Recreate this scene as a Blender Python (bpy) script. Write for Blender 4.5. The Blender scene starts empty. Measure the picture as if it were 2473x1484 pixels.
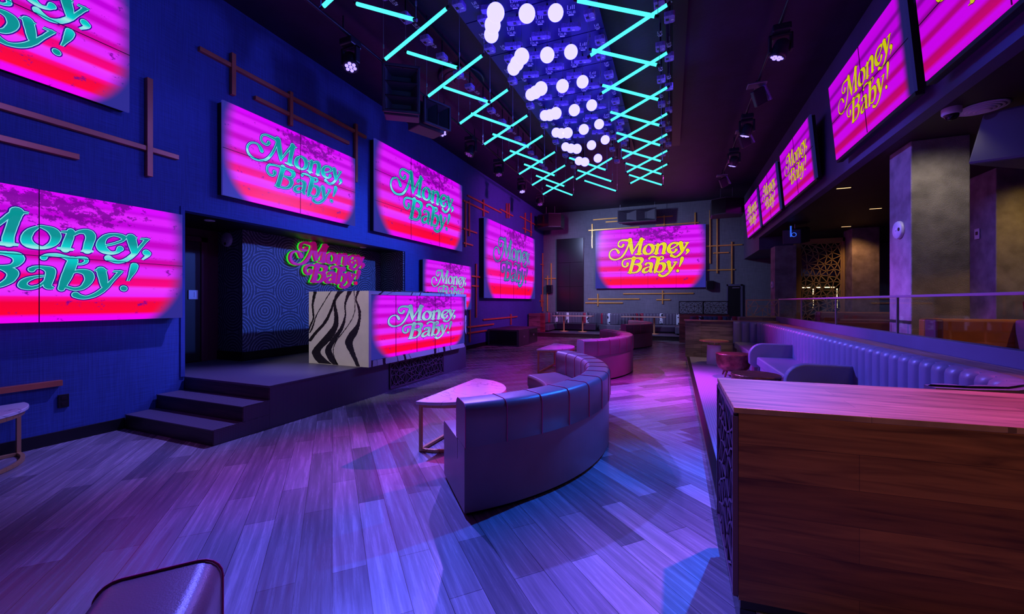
import bpy, bmesh, math, random
from mathutils import Vector, Matrix, Euler
random.seed(7)
SC = bpy.context.scene
COL = SC.collection
PI = math.pi
# ------------------------------------------------------------------ camera
EYE = 1.5
cam_d = bpy.data.cameras.new('camera')
cam_d.sensor_width = 36.0
cam_d.lens = 36.0*975/2473
cam_d.shift_y = -12/2473
cam_d.clip_start = 0.05
cam = bpy.data.objects.new('camera', cam_d)
COL.objects.link(cam)
cam.location = (0, 0, EYE)
cam.rotation_euler = (PI/2, 0, math.atan2(394, 975))
SC.camera = cam
# ------------------------------------------------------------------ world, exposure
w = bpy.data.worlds.new('world'); SC.world = w; w.use_nodes = True
w.node_tree.nodes['Background'].inputs[0].default_value = (0.06, 0.035, 0.30, 1)
w.node_tree.nodes['Background'].inputs[1].default_value = 0.10
SC.view_settings.view_transform = 'Standard'
SC.view_settings.look = 'None'
SC.view_settings.exposure = 0.0
SC.view_settings.gamma = 1.0
SC.view_settings.use_curve_mapping = False

def aim(loc, tgt):
    return (Vector(tgt)-Vector(loc)).to_track_quat('-Z', 'Y').to_euler()
def lamp(kind, name, loc, tgt, col, power, size=0.2, angle=60, blend=0.6):
    d = bpy.data.lights.new(name, kind)
    d.color = col; d.energy = power
    if kind == 'SPOT':
        d.spot_size = math.radians(angle); d.spot_blend = blend; d.shadow_soft_size = size
    elif kind == 'AREA':
        d.shape = 'DISK'; d.size = size
    else: d.shadow_soft_size = size
    o = bpy.data.objects.new(name, d); COL.objects.link(o)
    o.location = loc; o.rotation_euler = aim(loc, tgt)
    return o
BLUE=(0.03,0.10,1.0); VIO=(0.28,0.09,1.0); PINK=(1.0,0.04,0.75); LAV=(0.36,0.30,1.0)
# beams of the moving heads on the ceiling tracks, plus added fill spots (right track x=1.45, left track x=-4.6)
R_ = lambda y: (1.40, y, 5.13)
L_ = lambda y: (-4.50, y, 5.02)
lamp('SPOT','beam',R_(8.5),(-6.1,4.4,4.7),(0.12,0.12,1.0),640,0.35,62,1.0)
lamp('SPOT','beam',R_(9.9),(-6.6,6.3,1.5),(0.06,0.16,1.0),3000,0.12,40,0.9)
lamp('SPOT','beam',R_(3.0),(-6.1,1.6,3.4),(0.14,0.13,1.0),420,0.30,66,1.0)
lamp('SPOT','beam',R_(11.8),(-6.1,15.2,3.0),(0.85,0.05,0.60),2400,0.3,70,0.95)
lamp('SPOT','beam',R_(6.9),(-0.15,2.7,0),(0.01,0.13,1.0),3400,0.04,33,1.0)
lamp('SPOT','beam',L_(7.5),(3.0,7.4,2.7),(0.15,0.10,1.0),1500,0.05,30,0.9)
lamp('SPOT','beam',L_(3.2),(2.65,3.6,3.75),(0.01,0.07,1.0),1200,0.05,34,0.9)  # added blue spot to brighten the fascia, no head hangs here
lamp('SPOT','beam',L_(4.8),(-1.2,1.9,0),(0.12,0.12,1.0),2500,0.05,52,1.0)
lamp('SPOT','beam',L_(7.4),(1.0,6.4,0.3),(0.15,0.12,1.0),3900,0.05,54,0.8)
lamp('SPOT','beam',L_(10.3),(-0.4,8.0,0),(0.70,0.01,0.9),2300,0.05,36,0.9)
lamp('SPOT','beam',R_(9.9),(-0.15,7.5,0),(0.85,0.02,0.95),2300,0.05,32,0.9)
lamp('SPOT','beam',L_(12.2),(2.3,8.6,1.15),(0.80,0.02,0.80),1900,0.05,26,0.8)
lamp('SPOT','beam',R_(8.5),(-2.7,3.3,0),(0.95,0.03,0.75),2600,0.05,17,1.0)
lamp('SPOT','beam',L_(9.2),(-1.6,4.4,0.5),(0.26,0.13,1.0),1700,0.05,44,1.0)
lamp('SPOT','beam',R_(10.0),(-3.4,7.6,0),(0.38,0.01,0.95),1200,0.05,36,1.0)
lamp('SPOT','beam',(1.45,4.3,5.13),(1.15,2.4,1.0),(1.0,0.12,0.80),900,0.05,46,0.9)  # added magenta spot to tint the counter top, no head hangs here
lamp('SPOT','beam',L_(4.9),(-5.25,3.1,0.3),(0.24,0.18,1.0),1100,0.05,44,0.9)
lamp('SPOT','beam',L_(13.9),(-1.8,19.2,2.4),(0.42,0.50,1.0),1100,0.15,95,0.95)
lamp('SPOT','beam',R_(12.4),(-2.6,18.6,0.8),(0.5,0.40,1.0),600,0.1,44,0.95)  # added soft spot to brighten the far benches
lamp('SPOT','warm_spot',(-4.6,0.3,5.0),(-5.1,4.9,1.1),(1.0,0.90,0.88),480,0.05,26,0.6)
lamp('SPOT','warm_spot',(2.2,-2.2,3.6),(1.3,2.1,1.4),(1.0,0.52,0.12),120,0.15,44,1.0)

# ------------------------------------------------------------------ materials
MATS = {}
def new_mat(name):
    m = bpy.data.materials.new(name); m.use_nodes = True
    nt = m.node_tree; b = nt.nodes['Principled BSDF']
    return m, nt, b
def N(nt, t, **kw):
    n = nt.nodes.new(t)
    for k, v in kw.items(): setattr(n, k, v)
    return n
def mat(name, col, rough=0.5, metal=0.0, var=0.0, vscale=8.0, bump=0.0, bscale=60.0, emit=None, es=1.0, spec=0.5, stretch=(1,1,1), coat=0.0):
    if name in MATS: return MATS[name]
    m, nt, b = new_mat(name)
    b.inputs['Base Color'].default_value = (*col, 1)
    b.inputs['Roughness'].default_value = rough
    b.inputs['Metallic'].default_value = metal
    b.inputs['Specular IOR Level'].default_value = spec
    b.inputs['Coat Weight'].default_value = coat
    tc = N(nt, 'ShaderNodeTexCoord'); mp = N(nt, 'ShaderNodeMapping')
    mp.inputs['Scale'].default_value = stretch
    nt.links.new(tc.outputs['Object'], mp.inputs[0])
    if var > 0:
        no = N(nt, 'ShaderNodeTexNoise'); no.inputs['Scale'].default_value = vscale; no.inputs['Detail'].default_value = 5
        nt.links.new(mp.outputs[0], no.inputs[0])
        r = N(nt, 'ShaderNodeValToRGB')
        r.color_ramp.elements[0].position = 0.32; r.color_ramp.elements[1].position = 0.68
        r.color_ramp.elements[0].color = (*[c*(1-var) for c in col], 1)
        r.color_ramp.elements[1].color = (*[min(1, c*(1+var)) for c in col], 1)
        nt.links.new(no.outputs[0], r.inputs[0]); nt.links.new(r.outputs[0], b.inputs['Base Color'])
    if bump > 0:
        no = N(nt, 'ShaderNodeTexNoise'); no.inputs['Scale'].default_value = bscale; no.inputs['Detail'].default_value = 3
        nt.links.new(mp.outputs[0], no.inputs[0])
        bu = N(nt, 'ShaderNodeBump'); bu.inputs['Strength'].default_value = bump; bu.inputs['Distance'].default_value = 0.01
        nt.links.new(no.outputs[0], bu.inputs['Height']); nt.links.new(bu.outputs[0], b.inputs['Normal'])
    if emit:
        b.inputs['Emission Color'].default_value = (*emit, 1); b.inputs['Emission Strength'].default_value = es
    MATS[name] = m
    return m
def math_n(nt, op, a, b=None, c=None):
    n = N(nt, 'ShaderNodeMath', operation=op)
    for i, v in enumerate((a, b, c)):
        if v is None: continue
        if isinstance(v, (int, float)): n.inputs[i].default_value = v
        else: nt.links.new(v, n.inputs[i])
    return n.outputs[0]
def mixc(nt, f, a, b, mode='MIX'):
    n = N(nt, 'ShaderNodeMix', data_type='RGBA', blend_type=mode)
    for i, v in ((0, f), (6, a), (7, b)):
        if isinstance(v, (int, float)): n.inputs[i].default_value = v
        elif isinstance(v, tuple): n.inputs[i].default_value = (*v, 1)
        else: nt.links.new(v, n.inputs[i])
    return n.outputs[2]
def ramp(nt, f, stops, interp='LINEAR'):
    r = N(nt, 'ShaderNodeValToRGB'); cr = r.color_ramp; cr.interpolation = interp
    while len(cr.elements) < len(stops): cr.elements.new(0.5)
    for e, (p, c) in zip(cr.elements, stops): e.position = p; e.color = (*c, 1)
    nt.links.new(f, r.inputs[0]); return r.outputs[0]

def wood_floor():
    m, nt, b = new_mat('floor_planks')
    tc = N(nt, 'ShaderNodeTexCoord'); sx = N(nt, 'ShaderNodeSeparateXYZ'); nt.links.new(tc.outputs['Object'], sx.inputs[0])
    cols = []; facs = []
    for ang in (math.radians(-46), math.radians(46)):
        mp = N(nt, 'ShaderNodeMapping'); mp.inputs['Rotation'].default_value = (0, 0, ang)
        nt.links.new(tc.outputs['Object'], mp.inputs[0])
        if ang < 0: mp.inputs['Rotation'].default_value = (0, 0, math.radians(-136))
        else: mp.inputs['Rotation'].default_value = (0, 0, math.radians(-45))
        br = N(nt, 'ShaderNodeTexBrick'); br.offset = 0.37; br.squash = 1
        br.inputs['Scale'].default_value = 1; br.inputs['Brick Width'].default_value = 1.22; br.inputs['Row Height'].default_value = 0.18
        br.inputs['Mortar Size'].default_value = 0.0016; br.inputs['Bias'].default_value = 0
        br.inputs['Color1'].default_value = (0.14, 0.13, 0.15, 1); br.inputs['Color2'].default_value = (0.40, 0.38, 0.42, 1)
        br.inputs['Mortar'].default_value = (0.05, 0.045, 0.05, 1)
        nt.links.new(mp.outputs[0], br.inputs[0])
        m2 = N(nt, 'ShaderNodeMapping'); m2.inputs['Scale'].default_value = (0.6, 12, 1)
        nt.links.new(mp.outputs[0], m2.inputs[0])
        no = N(nt, 'ShaderNodeTexNoise'); no.inputs['Scale'].default_value = 2.2; no.inputs['Detail'].default_value = 8; no.inputs['Roughness'].default_value = 0.65
        nt.links.new(m2.outputs[0], no.inputs[0])
        g = ramp(nt, no.outputs[0], [(0.3, (0.55,0.55,0.57)), (0.52,(0.9,0.9,0.9)), (0.72, (1.4,1.4,1.4))])
        cols.append(mixc(nt, 1.0, br.outputs[0], g, 'MULTIPLY')); facs.append(no.outputs[0])
    sel = math_n(nt, 'GREATER_THAN', sx.outputs[1], 5.0)
    c = mixc(nt, sel, cols[0], cols[1]); nt.links.new(c, b.inputs['Base Color'])
    b.inputs['Roughness'].default_value = 0.36
    nt.links.new(math_n(nt, 'MULTIPLY_ADD', facs[0], 0.22, 0.15), b.inputs['Roughness'])
    bu = N(nt, 'ShaderNodeBump'); bu.inputs['Strength'].default_value = 0.12; bu.inputs['Distance'].default_value = 0.01
    nt.links.new(facs[0], bu.inputs['Height']); nt.links.new(bu.outputs[0], b.inputs['Normal'])
    return m
def wood(name, c1, c2, rough=0.4, axis='X', ph=0.14, pl=1.3, vert='Z'):
    """planked wood, boards running along axis, stacked along vert"""
    if name in MATS: return MATS[name]
    m, nt, b = new_mat(name)
    tc = N(nt, 'ShaderNodeTexCoord'); s = N(nt, 'ShaderNodeSeparateXYZ'); nt.links.new(tc.outputs['Object'], s.inputs[0])
    ix = {'X':0,'Y':1,'Z':2}
    cb = N(nt, 'ShaderNodeCombineXYZ'); nt.links.new(s.outputs[ix[axis]], cb.inputs[0]); nt.links.new(s.outputs[ix[vert]], cb.inputs[1])
    br = N(nt, 'ShaderNodeTexBrick'); br.offset = 0.41
    br.inputs['Scale'].default_value = 1; br.inputs['Brick Width'].default_value = pl; br.inputs['Row Height'].default_value = ph
    br.inputs['Mortar Size'].default_value = 0.001; br.inputs['Color1'].default_value = (*c1, 1); br.inputs['Color2'].default_value = (*c2, 1)
    br.inputs['Mortar'].default_value = (*[v*0.6 for v in c1], 1)
    nt.links.new(cb.outputs[0], br.inputs[0])
    mp = N(nt, 'ShaderNodeMapping'); mp.inputs['Scale'].default_value = (0.8, 9, 1); nt.links.new(cb.outputs[0], mp.inputs[0])
    no = N(nt, 'ShaderNodeTexNoise'); no.inputs['Scale'].default_value = 2.5; no.inputs['Detail'].default_value = 9; no.inputs['Distortion'].default_value = 1.1
    nt.links.new(mp.outputs[0], no.inputs[0])
    g = ramp(nt, no.outputs[0], [(0.28, (0.4,0.38,0.36)), (0.5, (0.95,0.95,0.95)), (0.72, (1.35,1.35,1.35))])
    nt.links.new(mixc(nt, 1.0, br.outputs[0], g, 'MULTIPLY'), b.inputs['Base Color'])
    b.inputs['Roughness'].default_value = rough
    MATS[name] = m
    return m
def tile(name, c1, c2, scale=30, rough=0.45):
    m, nt, b = new_mat(name)
    tc = N(nt, 'ShaderNodeTexCoord')
    v = N(nt, 'ShaderNodeTexVoronoi', feature='DISTANCE_TO_EDGE'); v.inputs['Scale'].default_value = scale; v.inputs['Randomness'].default_value = 0.12
    nt.links.new(tc.outputs['Object'], v.inputs[0])
    f = math_n(nt, 'GREATER_THAN', v.outputs[0], 0.09)
    nt.links.new(mixc(nt, f, c1, c2), b.inputs['Base Color'])
    b.inputs['Roughness'].default_value = rough
    bu = N(nt, 'ShaderNodeBump'); bu.inputs['Strength'].default_value = 0.25; bu.inputs['Distance'].default_value = 0.004
    nt.links.new(v.outputs[0], bu.inputs['Height']); nt.links.new(bu.outputs[0], b.inputs['Normal'])
    MATS[name] = m; return m
def fabric_wall(name, col, rough=0.7):
    m, nt, b = new_mat(name)
    tc = N(nt, 'ShaderNodeTexCoord')
    outs = []
    for sc in ((1.0, 1.0, 0.03), (0.03, 0.03, 1.0)):
        mp = N(nt, 'ShaderNodeMapping'); mp.inputs['Scale'].default_value = sc; nt.links.new(tc.outputs['Object'], mp.inputs[0])
        no = N(nt, 'ShaderNodeTexNoise'); no.inputs['Scale'].default_value = 110; no.inputs['Detail'].default_value = 2
        nt.links.new(mp.outputs[0], no.inputs[0]); outs.append(no.outputs[0])
    s = math_n(nt, 'ADD', outs[0], outs[1])
    no = N(nt, 'ShaderNodeTexNoise'); no.inputs['Scale'].default_value = 0.9; nt.links.new(tc.outputs['Object'], no.inputs[0])
    s2 = math_n(nt, 'MULTIPLY_ADD', no.outputs[0], 0.5, s)
    c = ramp(nt, math_n(nt, 'MULTIPLY', s2, 0.5), [(0.35, tuple(v*0.55 for v in col)), (0.85, tuple(v*1.35 for v in col))])
    nt.links.new(c, b.inputs['Base Color']); b.inputs['Roughness'].default_value = rough
    bu = N(nt, 'ShaderNodeBump'); bu.inputs['Strength'].default_value = 0.3; bu.inputs['Distance'].default_value = 0.004
    nt.links.new(s, bu.inputs['Height']); nt.links.new(bu.outputs[0], b.inputs['Normal'])
    MATS[name] = m; return m
def wallpaper(name, axis):
    """concentric ovals meeting in lattice, light lines on dark blue-grey"""
    m, nt, b = new_mat(name)
    tc = N(nt, 'ShaderNodeTexCoord'); s = N(nt, 'ShaderNodeSeparateXYZ'); nt.links.new(tc.outputs['Object'], s.inputs[0])
    h = s.outputs[axis]; v = s.outputs[2]
    ds = []
    for off in (0.0, 0.5):
        a = math_n(nt, 'ADD', math_n(nt, 'DIVIDE', h, 1.0), off)
        c = math_n(nt, 'ADD', math_n(nt, 'DIVIDE', v, 0.72), off+0.13)
        fa = math_n(nt, 'SUBTRACT', math_n(nt, 'FRACT', a), 0.5); fc = math_n(nt, 'MULTIPLY', math_n(nt, 'SUBTRACT', math_n(nt, 'FRACT', c), 0.5), 0.72)
        fa = math_n(nt, 'POWER', math_n(nt, 'ABSOLUTE', fa), 2.0); fc = math_n(nt, 'POWER', math_n(nt, 'ABSOLUTE', fc), 2.0)
        ds.append(math_n(nt, 'POWER', math_n(nt, 'ADD', fa, fc), 0.5))
    d = math_n(nt, 'MINIMUM', ds[0], ds[1])
    wv = math_n(nt, 'SINE', math_n(nt, 'MULTIPLY', d, 2*PI*20))
    no = N(nt, 'ShaderNodeTexNoise'); no.inputs['Scale'].default_value = 45; nt.links.new(tc.outputs['Object'], no.inputs[0])
    f = math_n(nt, 'ADD', wv, math_n(nt, 'MULTIPLY', math_n(nt, 'SUBTRACT', no.outputs[0], 0.5), 2.4))
    c = ramp(nt, f, [(0.25, (0.055,0.06,0.085)), (0.75, (0.26,0.28,0.33))])
    nt.links.new(c, b.inputs['Base Color']); b.inputs['Roughness'].default_value = 0.6
    MATS[name] = m; return m
def marble_black_white():
    m, nt, b = new_mat('zebra_marble')
    tc = N(nt, 'ShaderNodeTexCoord'); s = N(nt, 'ShaderNodeSeparateXYZ'); nt.links.new(tc.outputs['Object'], s.inputs[0])
    no = N(nt, 'ShaderNodeTexNoise'); no.inputs['Scale'].default_value = 1.15; no.inputs['Detail'].default_value = 1.2; nt.links.new(tc.outputs['Object'], no.inputs[0])
    rag = N(nt, 'ShaderNodeTexNoise'); rag.inputs['Scale'].default_value = 30; rag.inputs['Detail'].default_value = 4; nt.links.new(tc.outputs['Object'], rag.inputs[0])
    x = math_n(nt, 'MULTIPLY_ADD', s.outputs[1], 1.6, math_n(nt, 'MULTIPLY', s.outputs[0], 4.1))
    x = math_n(nt, 'SUBTRACT', x, math_n(nt, 'MULTIPLY', s.outputs[2], 0.75))
    x = math_n(nt, 'MULTIPLY_ADD', no.outputs[0], 3.4, x)
    x = math_n(nt, 'MULTIPLY_ADD', rag.outputs[0], 0.10, x)
    wv = math_n(nt, 'ABSOLUTE', math_n(nt, 'SUBTRACT', math_n(nt, 'FRACT', x), 0.5))
    wid = math_n(nt, 'MULTIPLY_ADD', math_n(nt, 'SINE', math_n(nt, 'MULTIPLY', s.outputs[2], 4.2)), 0.05, 0.10)
    thin = math_n(nt, 'ABSOLUTE', math_n(nt, 'SUBTRACT', math_n(nt, 'FRACT', math_n(nt, 'ADD', x, 0.62)), 0.5))
    k = math_n(nt, 'MAXIMUM', math_n(nt, 'LESS_THAN', wv, wid), math_n(nt, 'LESS_THAN', thin, 0.013))
    fine = N(nt, 'ShaderNodeTexNoise'); fine.inputs['Scale'].default_value = 90; nt.links.new(tc.outputs['Object'], fine.inputs[0])
    blk = ramp(nt, fine.outputs[0], [(0.3, (0.004,0.004,0.005)), (0.7, (0.045,0.035,0.04))])
    wht = ramp(nt, no.outputs[0], [(0.3, (0.62,0.60,0.57)), (0.7, (0.80,0.78,0.76))])
    nt.links.new(mixc(nt, k, wht, blk), b.inputs['Base Color'])
    b.inputs['Roughness'].default_value = 0.3
    MATS['zebra'] = m; return m
def marble_white():
    m, nt, b = new_mat('white_marble')
    tc = N(nt, 'ShaderNodeTexCoord')
    no = N(nt, 'ShaderNodeTexNoise'); no.inputs['Scale'].default_value = 1.6; no.inputs['Detail'].default_value = 7; no.inputs['Distortion'].default_value = 1.3
    nt.links.new(tc.outputs['Object'], no.inputs[0])
    c = ramp(nt, no.outputs[0], [(0.0,(0.78,0.77,0.76)), (0.485,(0.80,0.79,0.78)), (0.5,(0.42,0.40,0.42)), (0.515,(0.80,0.79,0.78)), (1,(0.84,0.83,0.82))])
    nt.links.new(c, b.inputs['Base Color']); b.inputs['Roughness'].default_value = 0.14
    MATS['wmarble'] = m; return m
def screen_mat(name, blotch=1.0, gain=1.0, mask=True, dim=1.0):
    m, nt, b = new_mat(name)
    uv = N(nt, 'ShaderNodeUVMap'); s = N(nt, 'ShaderNodeSeparateXYZ'); nt.links.new(uv.outputs[0], s.inputs[0])
    u, v = s.outputs[0], s.outputs[1]
    M1=(0.70,0,1.0); M2=(0.76,0.022,1.0); D1=(0.50,0,0.42); D2=(0.42,0,0.55); K=(0.9,0,0.42); RD=(1.0,0,0.03)
    st = [(0.0,(0.85,0,0.9)),(0.04,(0.85,0,0.9)),(0.065,RD),(0.15,(0.9,0,0.04)),(0.19,(1,0,0.3)),(0.205,(0.80,0.02,1)),(0.275,(0.85,0.04,1)),(0.30,(0.95,0,0.22)),(0.355,(0.85,0,0.18)),
          (0.40,M2),(0.455,M2),(0.49,(0.60,0,0.25)),(0.53,(0.60,0,0.30)),(0.565,M2),(0.62,M2),(0.66,D1),(0.69,D1),(0.73,M2),(0.78,M2),(0.81,D2),(0.84,D2),(0.87,M2),(0.91,M2),(0.935,D2),(0.955,(0.6,0,0.9)),(0.97,M1),(1.0,M1)]
    if not mask:
        F1=(0.58,0,0.80); F2=(0.50,0,0.72); G1=(0.24,0,0.22); G2=(0.20,0,0.26)
        st=[(0.0,(0.6,0,0.7)),(0.05,F1),(0.09,(0.55,0,0.05)),(0.15,(0.45,0,0.06)),(0.19,F1),(0.28,F1),(0.31,(0.40,0,0.10)),(0.34,(0.36,0,0.12)),(0.38,F1),(0.46,F1),(0.49,G1),(0.52,G1),(0.56,F2),(0.63,F2),(0.66,G2),(0.685,G2),(0.72,F2),(0.79,F2),(0.82,G2),(0.84,G2),(0.87,F2),(1.0,F1)]
    c = ramp(nt, v, st)
    # flat magenta upper wash
    c = mixc(nt, math_n(nt, 'MULTIPLY', math_n(nt,'SUBTRACT',v,0.35), 0.75*1.0), c, (0.72,0.0,1.0)) if mask else mixc(nt, 0.1, c, (0.55,0,0.85))
    if blotch > 0:
        sc3 = N(nt, 'ShaderNodeMapping'); sc3.inputs['Scale'].default_value = (1.9, 1.3, 1); nt.links.new(uv.outputs[0], sc3.inputs[0])
        no = N(nt, 'ShaderNodeTexNoise'); no.inputs['Scale'].default_value = 8.0; no.inputs['Detail'].default_value = 10; no.inputs['Roughness'].default_value = 0.74
        nt.links.new(sc3.outputs[0], no.inputs[0])
        du = math_n(nt, 'POWER', math_n(nt, 'MULTIPLY', math_n(nt, 'SUBTRACT', u, 0.58), 3.0), 2)
        dv = math_n(nt, 'POWER', math_n(nt, 'MULTIPLY', math_n(nt, 'SUBTRACT', v, 0.90), 5.0), 2)
        near = math_n(nt, 'MAXIMUM', math_n(nt, 'SUBTRACT', 1.0, math_n(nt, 'ADD', du, dv)), 0.0)
        t = math_n(nt, 'SUBTRACT', math_n(nt, 'MULTIPLY_ADD', near, 0.14, no.outputs[0]), 0.595)
        f = math_n(nt, 'MULTIPLY', t, 26.0); f = math_n(nt, 'MINIMUM', math_n(nt, 'MAXIMUM', f, 0.0), 0.86*blotch)
        c = mixc(nt, f, c, (0.16,0.0,0.26))
    if mask:
        x = math_n(nt, 'ABSOLUTE', math_n(nt, 'MULTIPLY', math_n(nt, 'SUBTRACT', u, 0.505), 2.0)); y = math_n(nt, 'POWER', math_n(nt, 'ABSOLUTE', math_n(nt, 'SUBTRACT', v, 0.6)), 3.2)
        r = math_n(nt, 'MULTIPLY_ADD', y, 1.15, x)
        f = N(nt, 'ShaderNodeMapRange', interpolation_type='SMOOTHSTEP'); nt.links.new(r, f.inputs[0])
        f.inputs[1].default_value = 0.86; f.inputs[2].default_value = 1.03
        c = mixc(nt, f.outputs[0], c, (0.025,0.022,0.26))  # unlit screen border, blue room reflection put into its emission
    else:
        x = math_n(nt, 'ABSOLUTE', math_n(nt, 'MULTIPLY', math_n(nt, 'SUBTRACT', u, 0.46), 2.0))
        f = N(nt, 'ShaderNodeMapRange', interpolation_type='SMOOTHSTEP'); nt.links.new(x, f.inputs[0])
        f.inputs[1].default_value = 0.90; f.inputs[2].default_value = 1.02
        c = mixc(nt, f.outputs[0], c, (0.012,0.01,0.10))
    b.inputs['Base Color'].default_value = (0.01,0.01,0.012,1); b.inputs['Roughness'].default_value = 0.3; b.inputs['Specular IOR Level'].default_value = 0.18
    nt.links.new(c, b.inputs['Emission Color']); b.inputs['Emission Strength'].default_value = gain
    MATS[name] = m; return m
def letter_mat(name, stops, gain=1.0):
    m, nt, b = new_mat(name)
    tc = N(nt, 'ShaderNodeTexCoord'); s = N(nt, 'ShaderNodeSeparateXYZ'); nt.links.new(tc.outputs['Object'], s.inputs[0])
    v = math_n(nt, 'DIVIDE', s.outputs[1], 1.38)
    c = ramp(nt, v, stops)
    b.inputs['Base Color'].default_value = (0,0,0,1)
    nt.links.new(c, b.inputs['Emission Color']); b.inputs['Emission Strength'].default_value = gain
    MATS[name] = m; return m

M = dict(
 floor = wood_floor(),
 wall = fabric_wall('blue_woven_wallcovering', (0.035,0.085,0.33)),
 wall_grey = fabric_wall('grey_woven_wallcovering', (0.15,0.16,0.19)),
 ceil = mat('black_ceiling_paint', (0.017,0.011,0.036), 0.55, var=0.35, vscale=2.0, bump=0.3, bscale=14),
 black = mat('black_paint', (0.006,0.006,0.008), 0.45),
 blackgloss = mat('black_gloss', (0.01,0.01,0.012), 0.2),
 speaker = mat('speaker_black', (0.040,0.040,0.062), 0.5, bump=0.3, bscale=400),
 copper = mat('copper_bar', (0.62,0.20,0.09), 0.32, metal=0.35, var=0.12, vscale=4),
 brass = mat('brass_bar', (0.90,0.48,0.09), 0.30, metal=0.35, var=0.1, vscale=4),
 bronze = mat('bronze_frame', (0.62,0.36,0.15), 0.35, metal=0.4),
 leather = mat('grey_leather', (0.27,0.14,0.17), 0.33, var=0.10, vscale=3, bump=0.10, bscale=240),
 piping = mat('pink_piping', (0.80,0.03,0.22), 0.4),
 bench = mat('blue_grey_velvet_vinyl', (0.17,0.17,0.27), 0.36, var=0.07, vscale=3, bump=0.06, bscale=260),
 conc = mat('rough_grey_plaster', (0.30,0.28,0.25), 0.85, var=0.30, vscale=4.5, bump=0.8, bscale=95),
 soffit = mat('dark_soffit_paint', (0.035,0.020,0.018), 0.6, var=0.2, vscale=1.0),
 fascia = mat('fascia_paint', (0.10,0.09,0.17), 0.6, var=0.1, vscale=2),
 tile_stage = tile('dark_penny_tile', (0.05,0.045,0.07), (0.12,0.11,0.16), 55),
 tile_grey = tile('grey_penny_tile', (0.16,0.15,0.20), (0.36,0.34,0.42), 40),
 riser = wood('dark_riser_wood', (0.028,0.018,0.018), (0.06,0.035,0.03), 0.45, 'X', 0.09, 2.2),
 walnutX = wood('walnut_along_x', (0.17,0.065,0.018), (0.36,0.150,0.042), 0.42, 'X', 0.150, 1.7),
 walnutTop = wood('walnut_top', (0.30,0.17,0.10), (0.50,0.29,0.17), 0.36, 'X', 0.13, 1.6, 'Y'),
 walnutLedge = wood('walnut_ledge', (0.28,0.15,0.09), (0.42,0.24,0.15), 0.38, 'Y', 0.13, 1.6, 'X'),
 oak = wood('grey_oak', (0.12,0.095,0.075), (0.26,0.20,0.15), 0.45, 'X', 0.11, 0.9),
 redwood = wood('red_brown_wood', (0.13,0.03,0.03), (0.26,0.07,0.06), 0.45, 'X', 0.1, 0.7),
 paper_y = wallpaper('arch_wallpaper_side', 1),
 paper_x = wallpaper('arch_wallpaper_end', 0),
 zebra = marble_black_white(),
 wmarble = marble_white(),
 cream_stone = mat('cream_stone', (0.74,0.71,0.66), 0.3, var=0.08, vscale=3),
 whiteplas = mat('white_plastic', (0.72,0.71,0.74), 0.4),
 darkred = mat('dark_red_paint', (0.10,0.012,0.03), 0.5),
 hammered = mat('hammered_bronze', (0.20,0.075,0.05), 0.3, metal=0.7, var=0.5, vscale=9, bump=0.6, bscale=30),
 glass_edge = mat('glass_edge', (0.5,0.75,0.65), 0.15, emit=None),
 orange = mat('orange_leather', (0.42,0.15,0.015), 0.4, var=0.1),
 plum = mat('plum_leather', (0.14,0.05,0.07), 0.45, var=0.1),
 red = mat('red_velvet', (0.35,0.006,0.02), 0.6),
 stripe_grey = mat('channel_slate', (0.10,0.095,0.14), 0.5),
 stripe_red = mat('channel_crimson', (0.30,0.015,0.05), 0.5),
 stripe_teal = mat('channel_teal', (0.03,0.14,0.20), 0.5),
 gold_lattice = mat('gold_lattice', (0.55,0.45,0.20), 0.4, metal=0.5),
 dark_lattice = mat('dark_lattice', (0.14,0.07,0.12), 0.45),
 purple_board = mat('winch_case', (0.26,0.15,0.50), 0.5, var=0.3, vscale=40),
 strip_panel = mat('winch_panel', (0.014,0.004,0.13), 0.5),
 print_white = mat('printed_white', (0.75,0.75,0.8), 0.5),
 steel = mat('steel_cable', (0.35,0.35,0.40), 0.35, metal=0.8),
 fixture = mat('fixture_body', (0.02,0.02,0.03), 0.35),
 tube = mat('cyan_tube_glow', (0.0,0.0,0.0), 0.4, emit=(0.11,1.8,1.65), es=1.0),
 globe = mat('lavender_globe_glow', (0.0,0.0,0.0), 0.4, emit=(0.85,0.75,13.0), es=1.0),
 lens = mat('violet_lens_glow', (0.0,0.0,0.0), 0.4, emit=(0.62,0.45,2.4), es=1.1),
 lens_off = mat('lens_dim', (0.05,0.02,0.08), 0.2, emit=(0.20,0.03,0.40), es=0.6),
 warm = mat('warm_downlight_glow', (0,0,0), 0.4, emit=(1.0,0.55,0.25), es=2.0),
 bulb = mat('warm_bulb_glow', (0,0,0), 0.4, emit=(1.0,0.72,0.35), es=3.0),
 screen = screen_mat('video_content_pink'),
 screen_r = screen_mat('video_content_stripes', blotch=0, gain=1.0, mask=False),
 magenta = mat('sign_magenta', (0.70,0.01,0.25), 0.35, emit=(0.26,0.001,0.09), es=0.9),  # painted letter faces, emission stands in for light falling on them
 green = mat('green_halo_glow', (0,0,0), 0.4, emit=(0.01,1.0,0.03), es=0.75),
 pale = mat('letter_rim_glow', (0,0,0), 0.4, emit=(0.30,0.80,0.95), es=0.9),
 navy = mat('letter_outline_glow', (0,0,0), 0.4, emit=(0.02,0.0,0.22), es=1.0),
 wine = mat('letter_outline_dark', (0,0,0), 0.4, emit=(0.10,0.0,0.02), es=1.0),
 yrim = mat('letter_rim_yellow', (0,0,0), 0.4, emit=(0.95,0.70,0.35), es=1.0),
)
T1=(0.0,0.28,0.27); T2=(0.0,0.62,0.60); T3=(0.35,0.85,0.80)
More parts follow.
